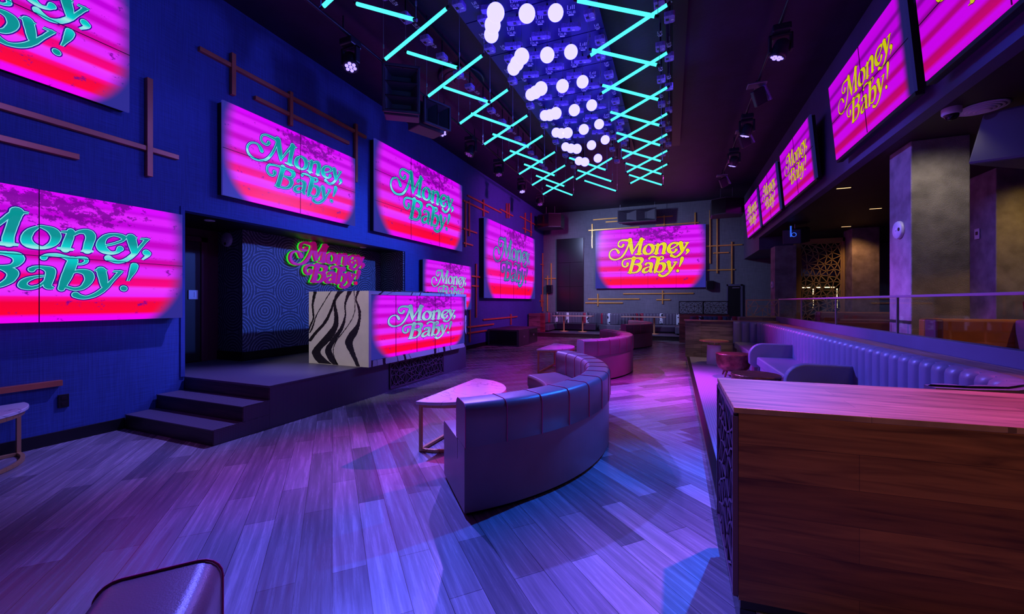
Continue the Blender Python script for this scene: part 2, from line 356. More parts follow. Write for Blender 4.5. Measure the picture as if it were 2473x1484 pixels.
M['teal'] = letter_mat('teal_letter_glow', [(0.18,T1),(0.40,T1),(0.50,T2),(0.56,T3),(0.585,T2),(0.66,T1),(0.80,T1),(1,T1)])
M['yellow'] = letter_mat('yellow_letter_glow', [(0.2,(0.80,0.66,0.0)),(0.8,(0.80,0.72,0.0))])
M['ygreen'] = letter_mat('olive_yellow_letter_glow', [(0.2,(0.58,0.52,0.0)),(0.8,(0.58,0.52,0.0))])
M['white_mix'] = letter_mat('pale_letter_glow', [(0.2,(0.45,0.70,0.75)),(0.45,(0.10,0.30,0.40)),(0.6,(0.40,0.62,0.70)),(0.8,(0.12,0.30,0.42))])
M['dim_teal'] = letter_mat('dim_letter_glow', [(0.2,(0.03,0.30,0.38)),(0.45,(0.10,0.04,0.28)),(0.6,(0.12,0.30,0.45)),(0.8,(0.05,0.22,0.35))])
g_, nt_, b_ = new_mat('clear_glass')
b_.inputs['Base Color'].default_value=(0.9,0.95,0.95,1); b_.inputs['Roughness'].default_value=0.0; b_.inputs['Transmission Weight'].default_value=1.0; b_.inputs['IOR'].default_value=1.03
tr_=N(nt_,'ShaderNodeBsdfTransparent'); gl_=N(nt_,'ShaderNodeBsdfGlossy'); gl_.inputs['Roughness'].default_value=0.02; mx_=N(nt_,'ShaderNodeMixShader'); lw_=N(nt_,'ShaderNodeLayerWeight'); lw_.inputs[0].default_value=0.5
tr_.inputs[0].default_value=(0.93,0.95,0.96,1)
nt_.links.new(math_n(nt_,'MULTIPLY_ADD',math_n(nt_,'POWER',lw_.outputs[1],4.0),0.35,0.03),mx_.inputs[0]); nt_.links.new(tr_.outputs[0],mx_.inputs[1]); nt_.links.new(gl_.outputs[0],mx_.inputs[2])
nt_.links.new(mx_.outputs[0], nt_.nodes['Material Output'].inputs[0]); M['glass']=g_
# ------------------------------------------------------------------ mesh helpers
class MB:
    def __init__(s): s.v=[]; s.f=[]; s.mi=[]; s.sm=[]; s.cur=0; s.uv=None
    def add(s, vs, fs, smooth=False):
        o=len(s.v); s.v+= [tuple(p) for p in vs]
        for f in fs: s.f.append(tuple(i+o for i in f)); s.mi.append(s.cur); s.sm.append(smooth)
        return s
    def box(s, x0,x1,y0,y1,z0,z1):
        return s.add([(x0,y0,z0),(x1,y0,z0),(x1,y1,z0),(x0,y1,z0),(x0,y0,z1),(x1,y0,z1),(x1,y1,z1),(x0,y1,z1)],
                     [(3,2,1,0),(4,5,6,7),(0,1,5,4),(1,2,6,5),(2,3,7,6),(3,0,4,7)])
    def bar(s, a, b, w, h=None):
        h = h or w; a=Vector(a); b=Vector(b); d=(b-a).normalized()
        up = Vector((0,0,1)) if abs(d.z)<0.9 else Vector((1,0,0))
        x=d.cross(up).normalized()*w/2; y=x.cross(d).normalized()*h/2
        vs=[p+q for p in (a,b) for q in (-x-y, x-y, x+y, -x+y)]
        return s.add(vs,[(3,2,1,0),(4,5,6,7),(0,1,5,4),(1,2,6,5),(2,3,7,6),(3,0,4,7)])
    def tube(s, a, b, r, n=10, r2=None, cap=True):
        r2 = r if r2 is None else r2
        a=Vector(a); b=Vector(b); d=(b-a).normalized(); up=Vector((0,0,1)) if abs(d.z)<0.9 else Vector((1,0,0))
        x=d.cross(up).normalized(); y=d.cross(x)
        vs=[]; 
        for p,rr in ((a,r),(b,r2)):
            for i in range(n):
                t=2*PI*i/n; vs.append(p+x*rr*math.cos(t)+y*rr*math.sin(t))
        s.add(vs,[(i,(i+1)%n,n+(i+1)%n,n+i) for i in range(n)],True)
        if cap:
            s.add(vs[:n],[tuple(range(n))[::-1]]); s.add(vs[n:],[tuple(range(n))])
        return s
    def lathe(s, prof, c=(0,0,0), n=28, smooth=True):
        vs=[]
        for r,z in prof:
            for i in range(n):
                t=2*PI*i/n; vs.append((c[0]+r*math.cos(t), c[1]+r*math.sin(t), c[2]+z))
        fs=[]
        for k in range(len(prof)-1):
            for i in range(n): fs.append((k*n+i,k*n+(i+1)%n,(k+1)*n+(i+1)%n,(k+1)*n+i))
        s.add(vs,fs,smooth)
        s.add(vs[:n],[tuple(range(n))[::-1]]); s.add(vs[-n:],[tuple(range(n))])
        return s
    def prism(s, poly, z0, z1):
        n=len(poly)
        return s.add([(x,y,z0) for x,y in poly]+[(x,y,z1) for x,y in poly],
            [tuple(range(n))[::-1],tuple(range(n,2*n))]+[(i,(i+1)%n,n+(i+1)%n,n+i) for i in range(n)])
    def prism_x(s, poly, x0, x1):   # poly in (y,z)
        n=len(poly)
        return s.add([(x0,y,z) for y,z in poly]+[(x1,y,z) for y,z in poly],
            [tuple(range(n)),tuple(range(n,2*n))[::-1]]+[(i,n+i,n+(i+1)%n,(i+1)%n) for i in range(n)])
    def prism_y(s, poly, y0, y1):   # poly in (x,z)
        n=len(poly)
        return s.add([(x,y0,z) for x,z in poly]+[(x,y1,z) for x,z in poly],
            [tuple(range(n)),tuple(range(n,2*n))[::-1]]+[(i,n+i,n+(i+1)%n,(i+1)%n) for i in range(n)])
    def arc(s, c, prof, a0, a1, n=40, smooth=True):
        """sweep a closed (r,z) profile about c from angle a0 to a1, capped"""
        m=len(prof); vs=[]
        for i in range(n+1):
            t=a0+(a1-a0)*i/n
            for r,z in prof: vs.append((c[0]+r*math.cos(t), c[1]+r*math.sin(t), z))
        fs=[(i*m+k,(i+1)*m+k,(i+1)*m+(k+1)%m,i*m+(k+1)%m) for i in range(n) for k in range(m)]
        s.add(vs,fs,smooth); s.add(vs[:m],[tuple(range(m))]); s.add(vs[-m:],[tuple(range(m))[::-1]])
        return s
    def sphere(s, c, r, n=20, m=12):
        prof=[(max(1e-4,r*math.sin(PI*k/m)), -r*math.cos(PI*k/m)) for k in range(m+1)]
        return s.lathe(prof, c, n)
    def mesh(s, name, mats):
        me=bpy.data.meshes.new(name); me.from_pydata(s.v,[],s.f)
        for m in mats: me.materials.append(m)
        me.polygons.foreach_set('material_index', s.mi); me.polygons.foreach_set('use_smooth', s.sm)
        if s.uv:
            l=me.uv_layers.new(name='UVMap')
            for p in me.polygons:
                for li in p.loop_indices: l.data[li].uv=s.uv(me.vertices[me.loops[li].vertex_index].co)
        bm=bmesh.new(); bm.from_mesh(me); bmesh.ops.recalc_face_normals(bm, faces=bm.faces); bm.to_mesh(me); bm.free()
        return me
    def build(s, name, m, parent=None, bevel=0, seg=2, **kw):
        return place(name, s.mesh(name, m if isinstance(m,(list,tuple)) else [m]), parent, bevel, seg)
def place(name, me, parent=None, bevel=0, seg=2):
    o=bpy.data.objects.new(name, me); COL.objects.link(o)
    if parent: o.parent=parent
    if bevel:
        b=o.modifiers.new('Bevel','BEVEL'); b.width=bevel; b.segments=seg; b.limit_method='ANGLE'; b.angle_limit=math.radians(40)
    return o
def tag(o, label, cat, group=None, kind=None):
    o['label']=label; o['category']=cat
    if group: o['group']=group
    if kind: o['kind']=kind
    return o
def thing(name, label, cat, loc=(0,0,0), group=None):
    o=bpy.data.objects.new(name,None); COL.objects.link(o); o.location=loc; o.empty_display_size=0.1
    return tag(o,label,cat,group)
def copy_tree(o, parent=None):
    c=o.copy(); COL.objects.link(c); c.parent=parent
    for ch in list(o.children): copy_tree(ch,c)
    return c
def struct(name, mb, m, **kw):
    o=mb.build(name,m,**kw); o['kind']='structure'; return o
ORD=['first','second','third','fourth','fifth','sixth','seventh','eighth','ninth','tenth','eleventh','twelfth','thirteenth']
GLYPHS=[[264,737,282,733,263,733,281,730,262,728,279,725,262,723,276,717,262,721,273,709,262,720,268,701,261,718,264,697,259,715,260,694,257,712,255,693,254,710,251,693,251,709,247,693,247,710,243,695,243,711,239,696,240,714,234,699,236,717,230,702,234,721,227,707,232,726,224,713,229,731,222,719,228,737,220,727,227,743,219,735,226,750,218,744,227,756,219,753,228,764,220,762,229,771,222,772,231,778,224,782,233,783,227,791,236,788,231,798,239,793,236,805,242,797,241,811,246,801,246,816,250,803,251,820,255,805,257,823,259,805,263,824,265,805,269,825,270,804,275,826,276,803,281,826,282,802,287,826,289,801,294,825,295,800,301,824,301,798,308,823,307,796,314,823,312,793,320,823,317,790,326,823,322,787,332,823,326,784,336,823,329,782,340,823],[235,623,218,600,234,627,217,604,232,631,216,609,230,637,215,615,228,643,213,621,225,649,212,627,222,654,210,634,218,660,208,642,214,665,206,649,210,670,204,656,206,674,201,660,202,676,198,664,197,677,195,666,193,678,191,667,189,677,187,667,184,676,183,666,180,675,179,665,175,673,174,662,170,670,170,659,165,666,166,655,160,661,162,650,155,655,158,645,151,648,155,639,147,640,152,632,143,631,149,625,140,622,147,618,137,612,145,611,136,602,144,603,134,592,143,594,134,582,142,586,133,572,142,578,133,563,142,570,134,554,143,563,135,545,144,555,137,536,145,548,139,528,148,542,142,520,150,535,146,512,154,527,151,505,158,520,156,498,162,514,161,493,167,509,167,489,172,505,173,486,177,501,179,484,183,499,186,483,188,497,192,482,195,496,200,483,201,497,207,485,209,499,215,488,216,502,223,491,223,506,230,495,230,511,237,500,236,516,244,505,242,522,251,511,247,529,258,519,252,537,265,529,257,546,271,541,262,556,278,555,268,568,284,570,273,581,290,585,278,595,295,600,283,609,300,616,288,623,305,631,292,637,309,647,296,652,313,664,300,667,317,680,304,682,320,697,308,697,323,714,311,714,326,732,315,730,328,747,318,746,330,760,320,759,331,771,322,770,333,781,324,779,334,789,325,786,334,795,326,792,335,799,326,797],[319,794,351,825,321,780,353,811,323,760,354,790,325,736,356,765,328,712,358,741,330,690,360,718,333,670,362,697,336,650,363,675,339,631,364,654,342,614,365,634,344,600,365,617,346,589,364,602,348,581,362,591,350,575,361,581,351,570,359,574,353,566,358,569],[358,582,354,585,361,592,357,595,366,606,361,609,372,622,365,626,378,640,371,644,385,657,377,663,392,677,383,683,401,699,391,706,410,721,399,729,418,742,407,751,425,758,413,768,430,769,417,780,433,776,421,788,435,781,423,795,437,784,425,799,439,788,427,802],[425,801,459,813,424,788,457,799,422,769,454,779,421,747,451,757,419,724,447,733,417,704,445,712,415,686,442,694,413,668,440,675,411,650,438,658,409,634,436,642,407,618,435,629,406,605,434,618,406,593,434,609,406,583,434,601,407,576,434,593,407,571,434,587],[424,800,426,811,426,799,429,813,430,797,434,814,435,796,439,816,441,796,445,817,448,798,452,817,457,801,460,816,466,804,468,814,472,806,473,813],[382,564,383,574,386,563,389,575,393,561,396,577,401,559,405,579,409,558,413,580,418,559,422,579,429,561,432,577,439,563,441,574,446,564,447,573],[494,721,499,712,491,716,497,705,485,710,493,695,478,702,489,685,471,692,486,675,465,679,484,668,460,665,483,661,457,651,482,652,454,637,480,643,453,623,479,634,452,610,479,627,453,598,479,620,455,586,480,613,458,576,481,606,463,567,483,600,468,560,485,594,475,556,488,588,483,553,493,581,491,552,498,575,500,552,504,571,507,554,509,570,515,557,513,574,523,563,518,581,531,571,522,590,538,580,526,598,545,591,528,606,551,605,530,613,555,619,531,621,558,634,532,629,560,648,533,638,561,663,533,645,560,676,533,653,558,689,532,661,555,700,530,669,551,710,528,677,545,718,526,684,539,724,523,691,531,727,519,698,523,729,514,704,516,729,509,709,511,730,506,713,506,730,503,714,502,728,502,714,499,726,501,713,497,724,499,711,496,723,498,709],[559,695,561,704,563,695,564,705,568,694,570,707,574,694,576,710,579,694,581,712,584,695,586,713,589,696,591,715,593,698,595,716,596,699,598,718],[580,708,600,714,579,699,600,706,577,687,599,694,575,672,598,680,573,658,598,666,571,645,597,652,569,633,595,639,567,620,593,625,566,607,592,612,564,596,590,601,563,586,589,592,562,579,588,585,562,573,587,579,562,569,586,575,562,566,585,572,562,564,585,570],[548,567,550,576,553,566,555,576,559,564,562,577,566,561,570,578,573,560,577,578,580,560,583,577,587,561,590,575,593,562,596,573,598,563,600,572],[598,679,593,685,602,684,596,691,606,691,599,699,611,698,604,709,615,704,609,719,618,706,615,727,621,707,622,733,625,707,628,738,628,706,635,741,631,704,642,742,632,702,649,739,633,699,655,734,634,694,659,727,635,688,662,718,636,681,665,707,636,675,666,695,636,668,666,681,635,660,665,668,634,649,663,655,632,637,661,643,631,625,659,632,630,612,658,620,629,599,656,607,628,587,654,595,627,576,653,584,627,569,652,576],[620,561,622,570,623,561,625,571,628,560,630,573,633,559,635,575,638,559,641,576,643,560,646,575,649,561,652,574,655,562,657,573,659,563,661,572],[687,613,686,623,692,617,691,627,699,622,699,632,708,628,708,639,718,634,716,646,726,641,724,653,734,648,732,660,742,657,739,669,751,665,747,677,758,674,752,685,764,683,756,691,768,693,757,695,771,703,757,698,772,713,756,700,770,722,755,702,767,728,753,704,761,733,750,707,755,736,745,711,747,738,740,714,739,738,734,716,731,737,728,716,724,734,723,713,716,731,718,708,708,725,712,702,700,717,708,696,692,707,706,691,686,694,703,684,680,680,701,674,675,664,699,664,672,649,698,654,670,634,698,646,669,620,698,638,671,607,698,630,673,595,700,622,676,584,702,614,681,575,703,607,686,568,706,601,693,562,709,594,700,559,712,587,707,557,716,582,713,556,720,579,720,557,723,578,726,560,726,579,732,564,730,581,738,569,734,585,743,574,736,588,748,582,737,591,753,591,738,596,756,600,738,603,759,606,739,609,761,610,740,614],[768,713,770,722,771,712,774,723,777,712,780,724,783,711,786,725,789,711,792,725,796,712,798,725,802,713,804,725,808,715,810,725,812,716,813,726],[774,702,805,728,776,691,806,716,778,674,808,698,781,655,810,679,783,638,812,660,786,623,812,642,788,607,813,624,791,592,812,608,792,582,812,596],[823,713,825,722,826,713,828,723,830,712,833,724,835,712,838,725,840,712,843,725,845,712,848,725,851,713,854,724,856,713,858,724,859,713,862,723],[842,717,855,713,838,707,851,703,834,692,846,689,829,676,840,672,823,659,835,655,818,644,829,639,813,629,825,625,807,615,820,610,801,602,816,595,796,589,811,581,791,577,806,567,786,566,801,555,781,556,796,544,777,546,790,533,773,538,784,523,769,532,778,513,765,525,771,506,760,519,764,499,755,514,757,494,750,511,750,490,746,509,743,487,742,509,736,487,738,511,730,489,734,514,725,492,730,518,720,496,727,522,716,498,724,525,712,500,722,529,708,503,720,532,705,505,718,536,703,507,717,538,701,508],[838,581,856,615,839,580,857,613,841,579,858,611,843,578,860,607,844,578,863,602,845,579,864,595,845,580,864,587,846,579,862,580,846,577,860,574,845,573,858,568,844,569,854,562,842,563,850,555,839,555,845,548,835,546,840,541,832,539,836,535,830,534,833,531],[302,406,323,419,302,402,323,416,303,398,322,411,303,395,322,404,304,392,321,394,304,392,318,385,304,389,315,377,302,384,311,371,301,379,307,365,299,375,302,360,297,373,297,357,294,371,292,355,290,371,287,355,285,372,282,356,281,374,277,359,278,377,272,363,275,382,268,369,272,389,264,377,270,397,261,385,268,405,259,395,267,413,257,404,266,421,256,415,267,430,257,426,268,440,258,438,269,448,259,449,271,455,262,460,273,461,265,469,275,466,269,477,278,471,274,484,281,475,279,490,286,480,285,495,292,483,292,499,299,486,300,501,307,488,309,503,315,490,317,504,324,491,326,506,332,492,335,507,341,492,344,508,350,492,353,509,359,492,362,509,368,492,371,510,377,492,381,510,388,492,391,511,398,492,402,511,407,492,411,512,413,491,417,512],[354,497,389,500,353,488,387,490,351,475,384,477,350,459,381,461,348,442,377,444,346,426,374,428,343,408,372,411,341,390,369,392,338,371,366,373,336,353,363,354,333,337,361,337,331,322,358,321,328,306,356,305,325,292,353,290,322,281,351,278,321,272,350,269],[409,491,414,510,412,489,418,511,418,485,424,512,423,481,432,513,428,476,440,512,430,472,447,509,432,468,452,503,433,463,457,495,434,458,459,485,434,455,461,473,434,453,460,459,434,450,457,445,434,444,452,432,432,437,447,420,430,430,440,410,428,425,432,402,424,420,424,398,418,416,416,396,411,413,409,396,403,410,402,396,397,408,395,395,390,406,389,395,384,405,383,395,378,405,377,395,374,405,372,395,370,405,369,395],[376,396,378,406,380,395,382,407,386,392,389,409,393,390,398,411,400,386,406,412,404,382,414,410,409,376,421,407,413,369,428,403,416,361,435,396,418,355,441,387,418,350,445,374,418,346,446,358,418,339,444,341,416,330,440,325,415,321,436,309,412,313,430,295,409,305,422,283,405,296,414,273,400,286,406,264,394,278,397,258,388,272,388,253,381,268,380,250,373,267,371,249,365,267,362,250,356,267,354,250,348,267,346,251,340,266,338,251,331,265,329,252,323,264,321,253,316,263,315,254,311,262,310,254],[486,384,473,403,487,387,474,405,488,391,476,407,489,394,479,411,489,396,483,416,490,398,487,419,492,401,491,421,495,404,495,422,498,406,500,424,502,407,505,424,505,406,510,424,508,403,515,424,512,398,521,423,515,392,528,422,517,386,535,419,518,381,541,411,518,378,544,401,518,374,545,389,518,367,545,378,518,359,544,367,517,349,543,356,516,339,542,343,515,326,540,329,513,313,538,316,512,300,536,304,511,288,535,296,512,278,534,290,513,270,534,287,515,264,534,284,518,259,534,281,521,255,534,278,525,253,534,275,530,253,536,272,534,253,538,269,537,255,540,266,540,255,542,264],[516,356,515,346,512,354,511,344,506,353,506,342,499,351,499,338,492,348,493,335,486,345,487,330,480,341,483,324,473,337,478,318,467,332,474,311,461,325,471,305,456,318,469,300,451,308,468,296,448,298,468,293,446,287,467,290,445,276,467,287,446,266,467,287,450,258,467,285,454,252,468,280,460,249,471,276,466,247,473,272,471,246,476,270,478,248,479,269,484,251,484,270,490,255,488,273,496,261,493,276,501,267,497,279,506,276,500,284,510,286,504,292,513,296,508,300,516,304,511,308,518,310,513,313],[520,485,504,491,521,489,505,493,521,492,507,497,521,495,510,503,520,496,514,509,521,498,518,514,524,500,523,518,528,503,529,521,533,505,535,523,538,507,541,525,543,507,547,526,548,507,552,525,553,506,558,524,558,504,563,521,562,502,568,519,567,498,574,516,572,493,580,513,577,486,587,509,582,478,594,505,586,471,600,502,589,467,604,500],[581,479,611,484,580,471,610,476,578,461,609,466,576,448,608,453,574,435,606,440,572,421,604,425,570,406,602,410,568,390,600,394,565,374,597,377,563,357,594,359,561,340,591,342,559,323,587,324,557,304,582,304,556,285,578,285,554,269,574,269,553,258,571,258],[595,475,589,486,598,480,592,489,601,485,595,495,604,491,599,501,607,496,604,507,610,499,610,511,614,501,615,514,619,502,621,516,623,501,627,516,627,500,632,516,630,499,637,513,631,496,640,509,632,492,642,502,632,488,643,495,632,484,643,487,632,481,642,479,631,478,639,471,629,474,635,465,627,470,630,460,624,465,626,456,621,463,621,453,618,461,617,452,614,461,612,452,610,461,608,453,607,462,605,455,604,462,602,455],[583,359,580,364,587,365,583,370,592,373,588,379,598,382,593,390,604,389,600,401,608,391,608,409,612,390,616,413,618,387,625,416,623,383,633,416,627,377,642,413,629,372,649,408,630,367,655,399,631,361,659,387,632,353,661,374,633,345,662,360,633,337,661,344,632,328,658,328,630,316,654,311,627,304,648,295,625,293,642,280,622,285,635,268,620,280,628,258,617,275,620,252,612,271,613,249,607,268,606,247,603,266,599,247,598,266,593,250,593,269,587,254,587,273,582,259,582,277,577,263,576,279,574,265,571,278,572,264,566,273,570,262,563,269,568,259,561,265,567,255,559,263,565,252],[661,411,663,420,665,411,667,420,671,410,673,421,678,410,680,422,684,409,686,423,690,410,692,423,696,410,698,422,701,411,703,421,705,411,707,420],[671,405,699,425,673,392,700,413,674,375,702,395,677,356,704,375,679,339,705,357,680,324,706,340,682,309,706,324,684,296,706,309,685,287,706,299],[724,410,726,419,728,410,729,420,733,409,735,420,738,409,740,421,743,409,746,421,748,409,750,421,753,409,755,420,757,409,759,419,760,409,762,419],[744,415,756,409,741,406,753,400,736,392,748,387,731,377,742,371,726,360,736,355,720,345,730,339,714,330,725,324,708,315,720,308,701,301,715,292,695,287,710,276,689,274,704,262,684,263,698,249,679,252,693,237,674,243,686,226,669,234,680,216,664,227,673,207,659,220,666,199,653,213,658,192,648,208,650,187,642,203,643,183,637,201,636,180,634,200,630,178,630,202,624,179,627,204,619,180,623,207,614,182,620,210,610,184,618,212,606,187,616,215,603,190,614,219,600,193,613,222,598,195,612,224,596,197],[789,467,815,474,788,461,815,468,787,453,814,460,786,444,813,450,786,435,811,440,785,426,809,429,784,418,806,418,783,408,803,408,783,398,800,398,782,388,796,388,781,379,793,378,780,369,790,369,778,359,787,359,777,350,784,349,776,342,782,341,775,336,780,336],[757,254,767,290,757,254,767,290,758,254,768,290,758,253,769,289,758,253,769,289]]
from mathutils.geometry import delaunay_2d_cdt
def lattice(mb, O, U, V, w, h, cell=0.3, bw=0.012, th=0.012, seed=1, frame=0.02):
    """openwork star lattice in the rectangle O + w*U + h*V (U,V unit vectors)"""
    rnd=random.Random(seed); O=Vector(O); U=Vector(U); V=Vector(V); pts=[]
    nx=max(1,round(w/cell)); ny=max(1,round(h/cell)); cx=w/nx; cy=h/ny
    for j in range(ny+1):
        for i in range(nx+1):
            hx=(i+(0.5 if j%2 else 0))*cx; hy=j*cy
            if hx>w: continue
            pts.append((hx,hy)); a0=rnd.random()*PI
            if True:
                for k in range(5):
                    a=a0+2*PI*k/5; r=(0.42+0.10*rnd.random())
                    x=hx+cx*r*math.cos(a)*0.95; y=hy+cy*r*math.sin(a)*0.95
                    if 0<x<w and 0<y<h: pts.append((x,y))
    pts+= [(0,0),(w,0),(0,h),(w,h)]
    keep=[]
    for p in pts:
        if all((p[0]-q[0])**2+(p[1]-q[1])**2>(cell*0.30)**2 for q in keep): keep.append(p)
    vs,es,fs,_,_,_=delaunay_2d_cdt([Vector(p) for p in keep],[],[],0,1e-4)
    el=sorted(((vs[a]-vs[b]).length,a,b) for a,b in es)
    for L,a,b in el:
        if L>cell*0.95: continue
        mb.bar(O+U*vs[a].x+V*vs[a].y, O+U*vs[b].x+V*vs[b].y, th, bw)
    for a,b in (((0,0),(w,0)),((w,0),(w,h)),((w,h),(0,h)),((0,h),(0,0))):
        mb.bar(O+U*a[0]+V*a[1], O+U*b[0]+V*b[1], th*1.6, frame)
    return mb
# =================================================================== the setting
CZ=5.87
struct('floor', MB().box(-6.2,9.5,-2.5,19.3,-0.1,0), M['floor'])
wl=MB()
wl.box(-6.2,-6.06,-2.5,3.35,0,CZ).box(-6.2,-6.06,3.35,8.07,2.72,CZ).box(-6.2,-6.06,8.07,19.3,0,CZ).box(-6.2,-6.06,3.35,8.07,0,0.4)
struct('wall_left', wl, M['wall'])
struct('wall_back', MB().box(-6.2,9.5,19.17,19.3,0,CZ), M['wall_grey'])
struct('ceiling', MB().box(-6.2,2.8,-2.5,19.3,CZ,CZ+0.1), M['ceil'])
struct('baseboard_left', MB().box(-6.06,-6.045,-2.5,2.72,0,0.13).box(-6.06,-6.045,8.2,19.17,0,0.13), M['black'], bevel=0.003)
# recess behind the stage
struct('wall_recess_left', MB().box(-7.5,-7.38,3.2,4.6,0.4,2.8), M['darkred'])
struct('wall_recess_near', MB().box(-7.5,-6.20,3.22,3.34,0.4,2.8), M['black'])
rb=MB(); rb.box(-7.38,-6.75,4.60,8.12,0.4,2.8); 
for i,f in enumerate(rb.f):
    rb.mi[i]=0
rb.mi[2]=1
struct('wall_recess_back', rb, [M['paper_y'],M['paper_x']])
struct('wall_recess_right', MB().box(-6.75,-6.07,8.02,8.12,0.4,2.8), M['paper_x'])
struct('ceiling_recess', MB().box(-7.5,-6.2,3.2,8.12,2.72,2.8), M['black'])
struct('baseboard_recess', MB().box(-6.755,-6.73,4.585,8.02,0.51,0.66).box(-7.38,-6.73,4.58,4.602,0.51,0.66), M['blackgloss'], bevel=0.003)
struct('trim_recess', MB().box(-6.06,-6.045,3.30,3.35,0.51,2.72).box(-6.06,-6.045,3.30,8.12,2.72,2.77).box(-6.06,-6.045,8.07,8.12,0.51,2.72), M['wall'])
d=MB().box(-7.38,-7.34,3.42,4.30,0.52,2.5)
d1=struct('door_1', d, M['black'], bevel=0.003)
MB().box(-7.38,-7.32,4.30,4.40,0.51,2.58).box(-7.38,-7.32,3.36,3.42,0.51,2.58).box(-7.38,-7.32,3.36,4.40,2.5,2.58).build('door_frame', M['darkred'], d1, bevel=0.004)
# right: fascia over the open side, soffit ceiling behind it
struct('wall_right_fascia', MB().box(2.65,2.80,-2.5,15.9,3.69,CZ).box(2.65,2.80,15.9,19.17,3.28,CZ), M['fascia'])
struct('ceiling_right', MB().box(2.80,9.5,-2.5,19.17,3.70,3.80), M['soffit'])
struct('trim_1', MB().box(2.80,3.9,15.9,19.17,3.28,3.70), M['fascia'])
struct('wall_right', MB().box(9.4,9.5,-2.5,19.17,0,3.8), M['soffit'])
struct('floor_right', MB().box(2.33,9.4,2.0,19.17,0.30,0.45), M['soffit'])
# ceiling duct work
tg=MB().bar((0.10,3.2,5.80),(0.02,11.9,5.80),0.20,0.06)
struct('trim_2', tg, M['black'])
# =================================================================== stage with steps
st=thing('stage','dark tiled stage with two lower steps up to the booth recess','stage',(-5.2,5,0))
def rel(mb,o):
    l=o.location; mb.v=[(x-l.x,y-l.y,z-l.z) for x,y,z in mb.v]; return mb
def sub(mb,name,m,o,bevel=0,**k): return rel(mb,o).build(name,m,o,bevel,**k)
sub(MB().box(-6.04,-4.45,3.36,8.19,0.0,0.485),'side_panel',M['tile_stage'],st)
sub(MB().box(-7.38,-6.04,3.36,4.59,0.40,0.505).box(-6.74,-6.04,4.59,8.01,0.40,0.505),'recess_floor',M['tile_stage'],st)
sub(MB().box(-6.04,-4.44,3.34,8.19,0.485,0.51),'deck',M['tile_stage'],st,0.004)
for y,z in ((2.72,0.17),(3.03,0.34)):
    sub(MB().box(-6.04,-4.452,y+0.012,3.36,z-0.17,z-0.012),'step_side',M['tile_stage'],st)
    sub(MB().box(-6.04,-4.45,y,y+0.012,z-0.17,z-0.012),'step_riser',M['riser'],st)
    sub(MB().box(-6.04,-4.446,y-0.006,3.36,z-0.012,z),'step_tread',M['tile_stage'],st,0.003)
sub(MB().box(-6.04,-4.45,3.34,3.36,0.34,0.485),'step_riser',M['riser'],st)
g=MB(); lattice(g,(-4.435,5.52,0.05),(0,1,0),(0,0,1),1.68,0.42,0.27,0.011,0.012,3)
sub(MB().box(-4.449,-4.444,5.52,7.20,0.05,0.47),'grille_backing',M['black'],st)
sub(g,'grille',M['dark_lattice'],st)
# DJ desk
dk=thing('booth_desk','black and white swirled marble booth desk standing at the stage edge','desk',(-4.9,6.3,0.51))
X0,X1,Y0,Y1,Z0,Z1=-5.50,-4.28,4.83,7.90,0.512,1.67
f=0.055
body=MB()
body.box(X0,X1,Y0,Y0+f,Z0,Z1).box(X0,X1,Y1-f,Y1,Z0,Z1).box(X1-0.06,X1,Y0+f,Y1-f,Z0,Z0+0.09).box(X1-0.06,X1,Y0+f,Y1-f,Z1-0.055,Z1)
body.mi[0:6]=[2]*6
VEINS=[[(1100,697,28),(1078,800,18),(1085,900,14),(1060,960,14),(1047,1005,10)],[(1225,697,8),(1170,780,8),(1110,880,10),(1075,980,14),(1052,1020,12)],
 [(1250,760,12),(1225,840,20),(1180,930,28),(1100,1020,30),(1050,1085,30)],[(1300,697,50),(1255,770,20),(1265,880,30),(1258,960,44),(1200,1050,74),(1112,1150,66),(1125,1200,84),(1180,1250,110)],
 [(1370,697,36),(1335,790,14),(1335,880,12),(1308,970,30),(1250,1060,42),(1205,1140,50),(1230,1210,60),(1262,1252,44)],
 [(1400,697,5),(1405,850,5),(1350,960,6),(1262,1080,8),(1243,1160,6),(1275,1252,9)],[(1432,697,22),(1415,760,12),(1440,840,20),(1435,930,22),(1395,1010,60),(1362,1080,58),(1390,1160,40),(1432,1252,26)]]
body.cur=1; rv=random.Random(4)
for vn_ in VEINS:
    q=[Vector(p) for p in vn_]; q=[q[0]]+q+[q[-1]]; pts_=[]
    for i in range(len(q)-3):
        for k in range(14):
            t=k/14; a_,b1,c1,d1_=q[i:i+4]; pts_.append(0.5*((2*b1)+(c1-a_)*t+(2*a_-5*b1+4*c1-d1_)*t*t+(-a_+3*b1-3*c1+d1_)*t**3))
    pts_.append(q[-2]); Lr=[]
    for p in pts_:
        jl,jr=rv.uniform(-2.2,2.2),rv.uniform(-2.2,2.2)
        fx_=lambda v: X0+(X1-X0)*min(1,max(0,(v-1047)/460)); zz=Z0+(Z1-Z0)*min(1,max(0,(1254-p.y)/557))
        Lr.append(((fx_(p.x-p.z/2+jl),Y0-0.0008,zz),(fx_(p.x+p.z/2+jr),Y0-0.0008,zz)))
    for (a_,b1),(c1,d1_) in zip(Lr,Lr[1:]): body.add([a_,b1,d1_,c1],[(0,1,2,3)])
body.cur=0
fine_=mat('black_vein',(0.018,0.015,0.018),0.35,var=0.7,vscale=60)
sub(body,'marble_shell',[M['zebra'],fine_,M['cream_stone']],dk)
sub(MB().box(X0,X1-0.06,Y0+f,Y1-f,Z1-0.10,Z1-0.05),'worktop',M['blackgloss'],dk,0.004)
sub(MB().box(X0+0.3,X0+0.34,Y0+f,Y1-f,Z0,Z1-0.1),'back_board',M['black'],dk)
dkg=[]
